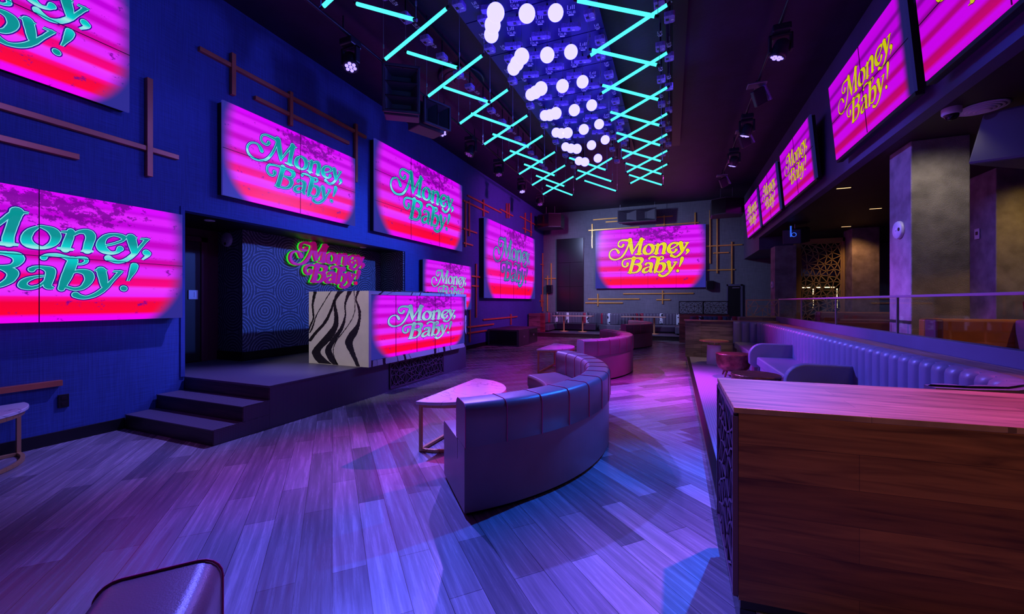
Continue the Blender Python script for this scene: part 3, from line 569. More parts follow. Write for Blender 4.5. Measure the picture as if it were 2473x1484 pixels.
# =================================================================== lettering
def letter_mesh(name, grow, mats, th=0.0, base=0.0, rows=None):
    mb=MB()
    W,Hh=2.61,1.38
    for ri,row in enumerate(rows or GLYPHS):
        n=len(row)//4; L=[];R=[]
        for i in range(n):
            a=Vector((row[4*i]/1000*W,row[4*i+1]/1000*Hh)); b=Vector((row[4*i+2]/1000*W,row[4*i+3]/1000*Hh))
            d=(a-b); l=d.length or 1e-5; d=d/l
            L.append(a+d*grow); R.append(b-d*grow)
        def quad(p,lift=0.0):
            vs=[(q.x,q.y,base+th+(lift+ri*0.0011 if th>0 else 0)) for q in p]
            if th>0:
                k=len(vs); vs2=[(q.x,q.y,base) for q in p]
                mb.add(vs+vs2,[tuple(range(k))]+[(i,(i+1)%k,k+(i+1)%k,k+i) for i in range(k)])
            else: mb.add(vs,[tuple(range(len(vs)))])
        for i in range(n-1): quad([L[i],L[i+1],R[i+1],R[i]])
        for i in (0,n-1):
            c=(L[i]+R[i])/2; r=(L[i]-R[i]).length/2
            if r>0.012+grow: quad([c+Vector((math.cos(2*PI*k/14),math.sin(2*PI*k/14)))*r for k in range(14)],0.0005)
        if n<12 and len(row)<60: # round dot of the exclamation mark
            pass
    return mb.mesh(name,mats)
LM={}
def lm(kind,grow,matk):
    k=(kind,grow,matk)
    if k not in LM: LM[k]=letter_mesh('lettering',grow,[M[matk]])
    return LM[k]
def frame_matrix(O,U,V,Nn):
    m=Matrix.Identity(4)
    for i,v in enumerate((U,V,Nn)):
        for j in range(3): m[j][i]=v[j]
    m.translation=Vector(O); return m
def video_wall(label,O,U,V,Nn,W,Hh,cols,rows,letters='teal',rim='pale',outline='navy',scr='screen',depth=0.10,group='pink video walls showing the same script lettering', name='video_wall', sx=1.0, parent=None):
    r=bpy.data.objects.new(name,None); COL.objects.link(r)
    r.matrix_world=frame_matrix(O,U,V,Nn)
    if parent is None: tag(r,label,'screen',group)
    else:
        r.parent=parent; r.matrix_basis=Matrix.Translation(-Vector(parent.location))@frame_matrix(O,U,V,Nn)
    g=0.0025
    for j in range(rows):
        for i in range(cols):
            x0,x1=W*i/cols+g,W*(i+1)/cols-g; y0,y1=Hh*j/rows+g,Hh*(j+1)/rows-g
            mb=MB().box(x0,x1,y0,y1,-0.03,0); mb.uv=lambda c:(c.x/W,c.y/Hh)
            mb.build('display_panel',M[scr],r)
    MB().box(0.02,W-0.02,0.02,Hh-0.02,-depth,-0.032).build('mounting_frame',M['black'],r)
    if scr=='screen_r': MB().box(0,W,-0.05,-0.003,-depth,-0.005).build('lower_housing',M['black'],r,bevel=0.004)
    base=Matrix.Diagonal((W/2.61,Hh/1.38,1,1))
    for k,(gr,mk) in enumerate((((0.017,outline),(0.0065,rim),(0.0,letters)) if scr=='screen' else ((0.007,outline),(-0.002,rim),(-0.003,letters)))):
        o=place('lettering' if k==2 else 'lettering_outline' if k==0 else 'lettering_rim', lm(0,gr,mk), r)
        o.matrix_local=Matrix.Translation((0,0,0.002+0.0015*k))@base
    mb=MB()
    for i in range(1,cols): mb.box(W*i/cols-0.003,W*i/cols+0.003,0,Hh,0.0,0.0068)
    for j in range(1,rows): mb.box(0,W,Hh*j/rows-0.003,Hh*j/rows+0.003,0.0,0.0068)
    mb.build('panel_seams',M['black'],r)
    return r
E_=Vector
YP,ZP,XN=E_((0,1,0)),E_((0,0,1)),E_((1,0,0))
wx=-6.00
def lwall(label,y0,y1,z0,z1,c,r,off=0.14,**k):
    s=(abs(-6.06+off))/6.06
    Y0_,Y1_=y0*s,y1*s; Z0_,Z1_=1.5+(z0-1.5)*s,1.5+(z1-1.5)*s
    return video_wall(label,(-6.06+off,Y0_,Z0_),YP,ZP,XN,Y1_-Y0_,Z1_-Z0_,c,r,depth=off,**k)
lwall('large pink video wall at the upper left corner, cut off by the picture edge',0.16,2.77,3.77,5.14,2,2)
lwall('pink video wall low on the left, beside the stage steps',0.72,3.33,1.29,2.66,2,2)
lwall('pink video wall above the marble desk recess, nearest of the two there',3.84,6.45,3.05,4.43,2,2)
lwall('pink video wall with nine panels, above and right of the recess',7.02,10.92,3.05,5.07,3,3)
lwall('small pink video wall half hidden behind the marble desk',8.87,11.52,1.26,2.63,2,2,letters='white_mix')
lwall('sixteen panel pink video wall with dim letters at the far end of the left wall',12.49,17.85,1.64,4.42,4,4,off=0.22,letters='dim_teal',rim='dim_teal')
video_wall('pink video wall with yellow letters on the far wall',(-3.47,19.03,2.13),E_((1,0,0)),ZP,E_((0,-1,0)),4.68,2.70,4,4,letters='yellow',rim='yrim',outline='wine',depth=0.14)
fx=2.44
for (y0,y1,lb) in ((3.25,5.66,'striped pink video wall over the counter, cut by the right edge of the picture'),(5.87,8.24,'largest fully seen video wall on the right overhang'),
        (9.25,11.64,'third video wall on the right overhang, just beyond the dark gap'),(12.00,14.28,'fourth video wall on the right overhang counted from the near end'),(14.54,17.05,'farthest video wall on the right overhang')):
    t=math.radians(5); V=E_((-math.sin(t),0,math.cos(t)))
    nn=E_((-math.cos(t),0,-math.sin(t)))
    video_wall(lb,(fx+0.04,y1,3.86),E_((0,-1,0)),V,nn,y1-y0,1.22,2,2,letters='ygreen',rim='ygreen',outline='wine',scr='screen_r',depth=0.09,group='video walls with yellow letters on the right overhang')
# screen set into the desk front
vw=video_wall('wide five panel video screen set into the front of the marble desk',(X1-0.012,Y0+f+0.005,Z0+0.095),YP,ZP,XN,Y1-Y0-2*f-0.01,Z1-Z0-0.155,5,1,depth=0.05,letters='white_mix',rim='pale',group=None,name='desk_screen',parent=dk)
# halo lit sign on the recess wall
sg=bpy.data.objects.new('halo_sign',None); COL.objects.link(sg)
sw=1.95/0.73; shh=0.87/0.648
sg.matrix_world=frame_matrix((-6.75,5.43-0.133*sw,1.80-0.178*shh),YP,ZP,XN)
tag(sg,'magenta script sign with a green glow on the patterned recess wall','sign')
bm_=Matrix.Diagonal((sw/2.61,shh/1.38,1,1))
gi=0
for cnt in (7,1,5,1,4,1,4,2,4,4,2):
    rws=GLYPHS[gi:gi+cnt]; gi+=cnt
    o=place('letter',letter_mesh('letter',0.012,[M['magenta']],0.05,0.045,rws),sg); o.matrix_local=bm_
    h_=place('halo_light',letter_mesh('halo_light',0.014,[M['green']],0.02,0.010,rws),o)
o=place('standoffs',MB().tube((1.0,0.9,0),(1.0,0.9,0.05),0.01).tube((2.0,0.75,0),(2.0,0.75,0.05),0.01).tube((1.3,0.5,0),(1.3,0.5,0.05),0.01).mesh('standoffs',[M['steel']]),sg)
# =================================================================== bars on the walls
def bars(label, L, m, plane, c, group, w=0.05):
    ctr=[0,0]; n=0
    for a,b in L: ctr[0]+=a[0]+b[0]; ctr[1]+=a[1]+b[1]; n+=2
    ctr=[v/n for v in ctr]
    loc=(c,ctr[0],ctr[1]) if plane=='x' else (ctr[0],c,ctr[1])
    t=thing('wall_bars',label,'wall decoration',loc,group)
    for k,(a,b) in enumerate(L):
        vert=abs(a[0]-b[0])<abs(a[1]-b[1]); o_=0.014 if vert else 0.0
        q=0.025 if not vert else 0.025
        if plane=='x':
            pa=(c+o_+q,a[0],a[1]); pb=(c+o_+q,b[0],b[1])
        else: pa=(a[0],c-o_-q,a[1]); pb=(b[0],c-o_-q,b[1])
        sub(MB().bar(pa,pb,w),'bar',m,t,0.003)
LX=-6.06; C=M['copper']; G1='copper bar decorations on the left wall'
bars('two crossing copper bars between the two leftmost video walls',[((1.2,3.39),(3.26,3.39)),((2.94,3.05),(2.94,4.26))],C,'x',LX,G1,0.06)
bars('single short copper bar at the left edge below the crossing bars',[((1.1,3.08),(2.31,3.08))],C,'x',LX,G1,0.06)
bars('single copper bar low on the left wall above the blue table',[((1.1,0.645),(2.18,0.645))],C,'x',LX,G1,0.06)
bars('copper bars forming a long ladder above the recess video wall',[((3.51,4.965),(6.72,4.965)),((3.96,4.54),(3.96,5.15)),((4.3,4.665),(6.24,4.665)),((4.92,4.48),(4.92,5.05)),((6.42,3.94),(6.42,5.12))],C,'x',LX,G1,0.06)
bars('copper bar grid beside the upper right end of the nine panel screen',[((10.92,4.62),(12.74,4.62)),((11.2,4.84),(13.85,4.84)),((11.05,3.21),(11.05,4.63)),((11.29,3.58),(11.29,4.7)),((12.32,4.40),(12.32,4.97)),((10.92,3.76),(11.84,3.76)),((10.95,3.32),(11.55,3.32))],C,'x',LX,G1)
bars('copper cross with two uprights high on the far left wall',[((13.75,4.95),(15.02,4.95)),((14.36,4.74),(14.36,5.31)),((14.59,4.78),(14.59,5.36))],C,'x',LX,G1)
bars('copper bars rising over the corner of the sixteen panel screen',[((15.85,5.09),(19.0,5.09)),((16.44,4.49),(16.44,5.37)),((17.2,4.47),(17.2,5.52)),((16.17,4.66),(17.34,4.66))],C,'x',LX,G1)
bars('tall copper bars standing in the far left corner',[((18.92,1.04),(18.92,3.9)),((18.67,3.33),(19.1,3.33)),((18.71,1.27),(18.71,1.87)),((18.51,1.55),(19.1,1.55))],C,'x',LX,G1)
bars('tall copper bar with two short rungs right of the half hidden screen',[((11.77,0.99),(11.77,2.75)),((11.46,2.33),(12.06,2.33)),((11.46,2.02),(11.96,2.02))],C,'x',LX,G1)
bars('long copper bar with a short upright above the floor subwoofers',[((12.32,0.90),(15.49,0.90)),((14.79,0.60),(14.79,1.02))],C,'x',LX,G1)
bars('two low copper bars and an upright just past the marble desk',[((11.19,0.71),(13.18,0.71)),((11.19,0.52),(12.57,0.52)),((11.33,0.23),(11.33,1.25))],C,'x',LX,G1)
BY=19.17; B=M['brass']; G2='brass bar decorations on the far wall'
bars('brass bars crossing at the upper left corner of the far screen',[((-3.6,5.39),(-2.0,5.39)),((-3.01,5.24),(-2.0,5.24)),((-3.82,4.9),(-1.5,4.9)),((-3.64,4.05),(-3.64,5.2))],B,'y',BY,G2)
bars('brass bars along the upper right edge of the far screen',[((-1.2,5.29),(-0.09,5.29)),((-0.45,4.88),(-0.45,5.35)),((-0.8,4.93),(0.95,4.93)),((0.8,4.84),(0.8,5.37))],B,'y',BY,G2)
bars('tall brass grid to the right of the far screen',[((1.38,3.14),(1.38,5.42)),((1.65,2.72),(1.65,5.06)),((1.23,3.89),(2.59,3.89)),((2.2,2.27),(2.2,4.03)),((1.5,3.585),(2.09,3.585)),((1.25,2.86),(2.32,2.86))],B,'y',BY,G2)
bars('bright brass bars under the right half of the far screen',[((-2.22,1.88),(0.74,1.88)),((-0.52,1.42),(-0.52,2.01)),((-0.78,1.60),(-0.19,1.60))],B,'y',BY,G2)
bars('brass bars under the left half of the far screen',[((-3.84,1.64),(-1.5,1.64)),((-3.97,1.46),(-2.23,1.46)),((-3.37,1.31),(-3.37,1.89))],B,'y',BY,G2)
bars('brass bars left of the dark niche on the far wall',[((-5.99,2.655),(-5.41,2.655)),((-5.65,2.33),(-5.65,3.41)),((-5.84,1.04),(-5.84,2.8))],B,'y',BY,G2)
# dark panelled video wall, switched off
t=thing('dark_video_wall','switched off tall black panel wall on the far wall left of the screen','screen',(-4.7,19.1,2.8))
for j in range(3):
    z0=1.08+j*1.163
    for i in range(2 if j<2 else 1):
        x0=-5.37+(0.665*i); x1=x0+(0.665 if j<2 else 1.33)
        sub(MB().box(x0+0.004,x1-0.004,19.08,19.16,z0+0.004,z0+1.159),'panel',M['blackgloss'],t,0.003)
# =================================================================== furniture
def rounded(r0,r1,z0,z1,rad,top_only=True,n=5):
    """closed (r,z) profile, top corners rounded"""
    p=[(r0,z0),(r1,z0)]
    for k in range(n+1):
        a=PI/2*k/n; p.append((r1-rad+rad*math.cos(a), z1-rad+rad*math.sin(a)))
    for k in range(n+1):
        a=PI/2+PI/2*k/n; p.append((r0+rad+rad*math.cos(a), z1-rad+rad*math.sin(a)))
    return p
A0=math.radians(-47); A1=math.radians(50)
def make_sofa():
    t=thing('curved_sofa','', 'sofa',(0,0,0),'grey leather crescent sofas in a line')
    MB().arc((0,0),[(1.58,0),(2.22,0),(2.22,0.03),(1.58,0.03)],A0+0.01,A1-0.01).build('plinth',M['black'],t)
    MB().arc((0,0),[(1.545,0.03),(2.25,0.03),(2.25,0.485),(2.04,0.485),(2.04,0.335),(1.545,0.335)],A0,A1,64,False).build('base',M['leather'],t)
    MB().arc((0,0),rounded(1.53,2.03,0.335,0.485,0.035),A0,A1,48).build('seat',M['leather'],t)
    MB().arc((0,0),rounded(2.0,2.262,0.49,0.79,0.055),A0,A1,64).build('backrest',M['leather'],t)
    n=12
    for k in range(n+1):
        a=A0+(A1-A0)*k/n
        if k==0: a+=0.001
        if k==n: a-=0.001
        prof=rounded(1.998,2.265,0.488,0.793,0.056)[1:]+[(1.998,0.488)]
        mb=MB(); w=0.004
        pts=[Vector((r*math.cos(a),r*math.sin(a),z)) for r,z in prof]
        for p,q in zip(pts,pts[1:]):
            if (p-q).length>1e-4: mb.tube(p,q,w/2+0.001,6)
        mb.build('piping',M['piping'],t)
    return t
sofa=make_sofa()
for k,(cx,cy,lab) in enumerate([(-2.89,4.12,'nearest fully seen crescent sofa, grey leather with pink piping'),(-3.10,9.05,'second crescent sofa, beyond the nearest one in the line'),
        (-2.98,14.75,'farthest crescent sofa, standing before the far booths'),(-2.63,-0.99,'crescent sofa corner in the bottom left foreground')]):
    s_=sofa if k==0 else copy_tree(sofa)
    s_.location=(cx,cy,0); s_['label']=lab
def make_halftable():
    t=thing('half_round_table','', 'table',(0,0,0),'half round marble tables')
    r=0.66; n=28
    arc=[(r*math.cos(-PI/2+PI*k/n)*0.98, r*math.sin(-PI/2+PI*k/n)) for k in range(n+1)]
    MB().prism(arc,0.478,0.51).build('marble_top',M['wmarble'],t,0.006)
    fr=MB(); R2=r-0.05
    pts=[(R2*math.cos(-PI/2+PI*k/n),R2*math.sin(-PI/2+PI*k/n)) for k in range(n+1)]
    for z in (0.46,0.018):
        fm=MB()
        for a,b in zip(pts,pts[1:]): fm.bar((a[0]+0.03,a[1],z),(b[0]+0.03,b[1],z),0.03)
        fm.bar((0.03,-R2,z),(0.03,R2,z),0.03)
        fm.build('top_rail' if z>0.2 else 'floor_rail',M['bronze'],t,0.002)
    for p in ((0.03,-R2),(0.03,R2),(R2+0.03,0)):
        MB().box(p[0]-0.015,p[0]+0.015,p[1]-0.015,p[1]+0.015,0.0,0.475).build('leg',M['bronze'],t,0.002)
    return t
ht=make_halftable()
for k,(x,y,rz,lab) in enumerate([(-2.40,4.03,0,'half round marble table at the nearest crescent sofa'),(-2.70,8.70,0,'half round marble table at the second crescent sofa'),
        (-5.98,1.24,0,'half round table with a blue lit top at the left edge of the picture')]):
    s_=ht if k==0 else copy_tree(ht); s_.location=(x,y,0); s_.rotation_euler=(0,0,rz); s_['label']=lab
# ---- channel tufted backs
def resample(path, step):
    P=[Vector(p) for p in path]; L=[0]
    for a,b in zip(P,P[1:]): L.append(L[-1]+(b-a).length)
    n=max(1,round(L[-1]/step)); out=[]
    for k in range(n+1):
        s=L[-1]*k/n; i=0
        while i<len(L)-2 and s>L[i+1]: i+=1
        t=(s-L[i])/max(1e-6,L[i+1]-L[i]); out.append(P[i].lerp(P[i+1],min(1,t)))
    return out
def curve(ctrl, n=8):
    """Catmull-Rom through 2D control points"""
    C_=[Vector(p) for p in ctrl]; C_=[C_[0]]+C_+[C_[-1]]; out=[]
    for i in range(len(C_)-3):
        a,b,c,d=C_[i:i+4]
        for k in range(n):
            t=k/n; out.append(0.5*((2*b)+(c-a)*t+(2*a-5*b+4*c-d)*t*t+(-a+3*b-3*c+d)*t**3))
    out.append(C_[-2]); return out
def channels(path, z0, z1, side=1, step=0.165, depth=0.05, thick=0.10, pick=None):
    """vertical padded channels along a path; side=+1 bulges to the left of travel"""
    pts=resample(path,step); mb=MB(); m=6
    nr=[]
    for i,p in enumerate(pts):
        a=pts[max(0,i-1)]; b=pts[min(len(pts)-1,i+1)]; d=(b-a).normalized(); nr.append(Vector((-d.y,d.x))*side)
    h=z1-z0; prof=[(z0,0.75,0),(z0+0.03,1,0),(z1-0.07,1,0),(z1-0.035,0.9,0.004),(z1-0.012,0.62,0.015),(z1,0.25,0.035),(z1,0,0.06)]
    for i in range(len(pts)-1):
        mb.cur=pick(i) if pick else 0
        vs=[]
        for (z,k,back) in prof:
            for j in range(m+1):
                t=j/m; base=pts[i].lerp(pts[i+1],t); nn=nr[i].lerp(nr[i+1],t)
                bul=depth*k*math.sqrt(max(0,1-(2*t-1)**2*0.985)); lift=0 if k>0.3 else 0.0
                q=base+nn*(bul-back); vs.append((q.x,q.y,z-(0.012*(2*t-1)**4 if k<0.95 and k>0 else 0)))
        w_=m+1
        mb.add(vs,[(r*w_+j,r*w_+j+1,(r+1)*w_+j+1,(r+1)*w_+j) for r in range(len(prof)-1) for j in range(m)],True)
    mb.cur=0
    # solid shell behind
    inner=[p-n*0.004 for p,n in zip(pts,nr)]; outer=[p-n*thick for p,n in zip(pts,nr)]
    for i in range(len(pts)-1):
        q=[inner[i],inner[i+1],outer[i+1],outer[i]]
        mb.prism([(v.x,v.y) for v in q],z0-0.02,z1-0.012)
    return mb
# ---- right hand booth platform
PZ=0.12
pf=thing('booth_platform','low grey mosaic platform with dark edge under the long bench','platform',(1.2,6.8,0))
sub(MB().box(0.335,2.30,2.07,11.12,0.0,PZ),'mosaic_top',M['tile_grey'],pf)
sub(MB().box(0.27,0.335,2.07,11.12,0.0,PZ+0.002),'edge_strip',M['blackgloss'],pf,0.004)
# partition at the far end
pt=thing('partition','grey oak partition closing the far end of the long bench','partition',(0.8,11.2,PZ))
sub(MB().box(0.24,1.30,11.13,11.40,PZ,1.02),'oak_body',M['oak'],pt)
sub(MB().box(0.215,2.26,11.10,11.46,1.02,1.045),'cap',M['walnutTop'],pt,0.003)
sub(MB().box(0.24,0.60,11.11,11.13,PZ,1.02),'end_post',M['oak'],pt,0.002)
# long bench
bench=thing('long_bench','long blue violet channel tufted bench along the right side','bench',(1.6,7,PZ))
path=curve([(1.30,11.00),(1.55,10.99),(1.76,10.92),(1.86,10.70),(1.88,10.4)],6)+[Vector((1.90,3.85))]+curve([(1.90,3.80),(1.88,3.50),(1.78,3.22),(1.60,3.07),(1.32,3.03)],6)
path=[p for i,p in enumerate(path) if i==0 or (p-path[i-1]).length>1e-3]
bk=channels(path,0.52,1.04,side=-1,step=0.168,depth=0.055,thick=0.10)
sub(bk,'tufted_back',M['bench'],bench)
outl=[]
for (ya,yb) in ((8.22,10.95),(5.72,8.10),(3.10,5.60)):
    sub(MB().box(1.36,1.90,ya,yb,PZ+0.04,0.40),'seat_base',M['bench'],bench,0.01)
    sub(MB().box(1.31,1.90,ya,yb,0.40,0.55),'seat',M['bench'],bench,0.03,seg=3)
sub(MB().box(1.42,1.90,3.1,10.95,PZ,PZ+0.04),'plinth',M['black'],bench)
for y0 in (8.10,5.60):
    poly=[(1.90,0.36),(1.90,0.78)]
    for k in range(9):
        a=PI/2+PI/2*k/8; poly.append((1.20+0.22+0.22*math.cos(a),0.56+0.22*math.sin(a)))
    poly+= [(1.20,0.42),(1.28,0.36)]
    sub(MB().prism_y(poly,y0,y0+0.12),'armrest',M['bench'],bench,0.02,seg=3)
poly=[(0,0)]
# ledge, kerb and glass rail behind the bench
lg=thing('ledge','walnut ledge running behind the long bench','ledge',(2.1,7,1.0))
sub(MB().box(2.00,2.265,2.96,11.09,0.98,1.02),'board',M['walnutLedge'],lg,0.003)
sub(MB().box(2.06,2.265,2.96,11.09,0.45,0.98),'ledge_body',M['walnutLedge'],lg)
kb=thing('kerb','dark violet kerb under the glass rail','kerb',(2.3,7,1.02))
sub(MB().box(2.27,2.38,1.9,11.5,1.02,1.15),'kerb_face',M['fascia'],kb,0.003)
sub(MB().box(2.27,2.38,1.9,11.5,0.45,1.02),'kerb_body',M['fascia'],kb)
gr=thing('glass_rail','clear glass balustrade with a magenta lit top rail','railing',(2.3,7,1.15))
ys=[1.9,4.0,5.8,7.66,9.5,11.3]
for a,b in zip(ys,ys[1:]):
    sub(MB().box(2.30,2.312,a+0.012,b-0.012,1.151,1.55),'glass_pane',M['glass'],gr)
sub(MB().box(2.285,2.325,1.9,11.32,1.55,1.575),'top_rail',mat('satin_rail',(0.55,0.30,0.50),0.3,metal=0.5),gr,0.004)
for y in ys[1:]:
    sub(MB().box(2.296,2.316,y-0.009,y+0.009,1.151,1.552),'glass_joint',M['steel'],gr)
# gold lattice rail at the end
gl=thing('lattice_rail','gold star lattice rail at the end of the glass balustrade','railing',(2.0,11.6,1.1))
g=MB(); lattice(g,(1.66,11.62,1.13),(1,0,0),(0,0,1),0.70,0.42,0.30,0.012,0.012,9,0.03)
sub(g,'lattice',M['gold_lattice'],gl)
sub(MB().box(1.50,2.6,11.56,11.9,0.12,1.12),'rail_base',M['oak'],gl,0.004)
# counter in the foreground
ct=thing('counter','large walnut counter in the right foreground with a lattice end','counter',(1.4,2.5,PZ))
poly=[(0.242,2.04),(2.24,2.19),(2.24,2.94),(0.242,2.80)]
def sh(p,d): return [(x+(d if i in (0,3) else 0), y+(d if i in (0,1) else -d)) for i,(x,y) in enumerate(p)]
sub(MB().prism(poly,1.005,1.03),'counter_top',M['walnutTop'],ct,0.003)
sub(MB().prism([(0.262,2.042),(2.24,2.192),(2.24,2.938),(0.262,2.798)],0.175,1.005),'cabinet_body',M['walnutX'],ct)
sub(MB().prism(sh(poly,0.03),PZ,0.175),'plinth',M['black'],ct)
sub(MB().box(0.256,0.260,2.05,2.79,0.18,1.0),'end_backing',M['black'],ct)
g=MB(); lattice(g,(0.250,2.055,0.19),(0,1,0),(0,0,1),0.73,0.80,0.26,0.010,0.010,5,0.022)
sub(g,'end_lattice',M['dark_lattice'],ct)
# bistro table and stools
bt=thing('bistro_table','round brass topped bistro table with a pale drum pedestal by the oak partition','table',(0.80,10.0,PZ))
MB().lathe([(0.295,0.505),(0.30,0.512),(0.30,0.525),(0.29,0.53)]).build('table_top',mat('brass_top',(0.75,0.45,0.15),0.35,metal=0.6),bt)
MB().lathe([(0.145,0.0),(0.15,0.01),(0.14,0.42),(0.135,0.43)]).build('pedestal',M['whiteplas'],bt)
for a in (0.5,2.6,4.7): MB().tube((0.11*math.cos(a),0.11*math.sin(a),0.40),(0.13*math.cos(a),0.13*math.sin(a),0.507),0.008,8).build('strut',M['bronze'],bt)
def make_drum():
    t=thing('drum_stool','','stool',(0,0,0),'hammered bronze drum stools')
    MB().lathe([(0.12,0.10),(0.20,0.115),(0.255,0.16),(0.278,0.23),(0.285,0.30),(0.288,0.395)],n=40).build('body',M['hammered'],t)
    MB().lathe([(0.284,0.395),(0.293,0.40),(0.293,0.418),(0.286,0.425)],n=40).build('top',M['hammered'],t)
    for a in (0.8,2.4,3.95,5.5):
        MB().tube((0.22*math.cos(a),0.22*math.sin(a),0.0),(0.16*math.cos(a),0.16*math.sin(a),0.14),0.012,8,0.024).build('leg',M['hammered'],t)
    return t
dr=make_drum(); dr.location=(1.0,8.50,PZ); dr['label']='hammered bronze drum stool beside the bistro table'
d2=copy_tree(dr); d2.location=(0.99,6.18,PZ); d2['label']='drum stool whose top just shows behind the walnut counter'
# ---- concrete pillars
def pillar(lab,x,y,wx_,wy,z0=0.45,z1=3.70):
    o=MB().box(x,x+wx_,y,y+wy,z0,z1).build('pillar',M['conc'],None,0.012)
    tag(o,lab,'pillar',None)
    return o
pillar('near rough plaster pillar with a violet lit side, carrying a round wall speaker',2.98,7.14,0.60,0.60)
pillar('plaster pillar farthest back next to the gold lattice screen',2.93,15.0,0.58,0.60,0.45,3.28)
pillar('brown lit plaster pillar standing right of the gold lattice screen',4.87,14.9,0.65,0.65)
pillar('plaster pillar at the right edge with a small wall control',4.86,9.08,0.62,0.95)
# tall lattice screen between the far pillars
ls=thing('lattice_screen','tall gold star lattice screen between the far pillars','screen',(4.2,15.5,1.8))
g=MB(); lattice(g,(3.72,15.45,0.46),(1,0,0),(0,0,1),1.06,2.9,0.42,0.022,0.02,12,0.04)
sub(g,'lattice',M['gold_lattice'],ls)
sub(MB().box(3.55,3.70,15.40,15.55,0.45,3.5).box(4.80,4.86,15.40,15.55,0.45,3.5).box(3.55,4.86,15.40,15.55,3.38,3.5),'frame',M['gold_lattice'],ls,0.006)
# lit back bar shelves behind the screen
sv=thing('back_bar','lit bottle shelves glimpsed through the lattice screen','shelf',(4.8,16.8,0.45))
sub(MB().box(4.0,5.4,16.9,16.95,0.45,2.4),'back_panel',M['black'],sv)
sub(MB().box(4.0,5.3,16.6,16.9,1.95,1.98).box(4.0,5.3,16.6,16.9,1.45,1.48),'shelf_board',M['black'],sv)
for x0,x1 in ((4.05,4.30),(4.42,4.58),(4.68,4.95)): sub(MB().box(x0,x1,16.59,16.60,1.98,2.01),'light_strip',M['bulb'],sv)
for x in (4.36,5.02):
    for k in range(9): sub(MB().box(x-0.012,x+0.012,16.59,16.60,1.30+0.075*k,1.35+0.075*k),'light_strip',M['bulb'],sv)
# upper booths behind the glass
def ubooth(lab,x0,x1,y0,y1,m,z=0.45,h=0.85,open_side='y-'):
    t=thing('lounge_booth',lab,'booth',((x0+x1)/2,(y0+y1)/2,z),'lounge booths behind the glass rail')
    th_=0.14
    sub(MB().box(x0,x1,y1-th_,y1,z,z+h),'backrest',m,t,0.03,seg=3)
    sub(MB().box(x1-th_,x1,y0,y1-th_,z,z+h),'side_rest',M['plum'],t,0.03,seg=3)
    sub(MB().box(x0,x1-th_,y1-th_-0.5,y1-th_,z,z+0.42),'seat',m,t,0.03,seg=3)
    sub(MB().box(x0,x0+0.08,y1-th_-0.22,y1-th_,z,z+h),'end_panel',M['plum'],t,0.02)
    return t
ubooth('ochre leather booth in front of the near pillar',2.80,3.72,5.4,6.55,M['orange'])
ubooth('plum and tan booth seen through the middle of the glass rail',2.75,4.1,9.2,10.4,M['plum'])
ubooth('dark booth at the right edge behind the glass rail',4.05,5.6,5.2,6.8,M['plum'],h=0.92)
rc=thing('tub_chair','crimson velvet high chair at the right edge behind the booths','chair',(4.4,5.9,0.45))
pr=[(0.02,0.62),(0.20,0.64),(0.26,0.72),(0.28,0.92),(0.29,1.12),(0.285,1.14),(0.25,1.13)]
sub(MB().arc((4.52,7.25),[(0.24,1.10),(0.31,1.10),(0.34,1.50),(0.32,1.52),(0.28,1.50)],0.3,PI*2-0.3,30),'shell',M['red'],rc)
sub(MB().lathe([(0.26,1.02),(0.29,1.04),(0.30,1.12),(0.24,1.14)],(4.52,7.25,0)),'seat',M['red'],rc)
for a in (0.8,2.4,3.9,5.5): sub(MB().tube((4.52+0.24*math.cos(a),7.25+0.24*math.sin(a),0.45),(4.52+0.18*math.cos(a),7.25+0.18*math.sin(a),1.03),0.013,8),'leg',M['black'],rc)
# =================================================================== far end of the room
fs=thing('far_platform','low dark step across the far end of the room','platform',(-2.8,17.9,0))
sub(MB().box(-5.9,0.56,16.75,19.15,0,0.16),'step_body',M['riser'],fs)
sub(MB().box(-5.9,0.56,16.73,19.15,0.16,0.18),'step_top',M['tile_stage'],fs,0.004)
pat=[0,0,0,1,2,0,0,0,0,1,0,0,2,0,0,2,0,0,0,0]
def stripes(seq): return lambda i: seq[i%len(seq)]
m3=[M['stripe_grey'],M['stripe_red'],M['zebra_fab'] if 'zebra_fab' in M else M['stripe_grey'],M['stripe_teal']]
zf=mat('white_patterned_channel',(0.45,0.50,0.55),0.5)
nt=zf.node_tree; vn=N(nt,'ShaderNodeTexNoise'); vn.inputs['Scale'].default_value=5.0; tc=N(nt,'ShaderNodeTexCoord'); nt.links.new(tc.outputs['Object'],vn.inputs[0])
nt.links.new(ramp(nt,vn.outputs[0],[(0.47,(0.01,0.02,0.04)),(0.5,(0.65,0.75,0.8))]), nt.nodes['Principled BSDF'].inputs['Base Color'])
m3[2]=zf
def far_bench(lab,path,seatpoly,pick,z0=0.52,z1=1.0):
    t=thing('channel_bench',lab,'bench',(sum(p[0] for p in path)/len(path),sum(p[1] for p in path)/len(path),0.18),'striped channel benches at the far end')
    sub(channels(path,z0,z1,side=-1,step=0.135,depth=0.035,thick=0.09,pick=pick),'tufted_back',m3,t)
    sub(MB().prism(seatpoly,0.22,0.50),'seat',M['stripe_grey'],t,0.03,seg=3)
    return t
far_bench('left far bench with crimson and white stripes behind the long table',[Vector((-5.75,17.2)),Vector((-5.72,18.6)),Vector((-5.55,18.85)),Vector((-3.35,18.9))],
  [(-5.68,17.2),(-5.2,17.2),(-5.2,18.35),(-3.35,18.35),(-3.35,18.86),(-5.5,18.86),(-5.68,18.6)],stripes([0,0,0,0,1,2,0,0,0,0,0,1,0,0,2,0,0,0,2,0]))
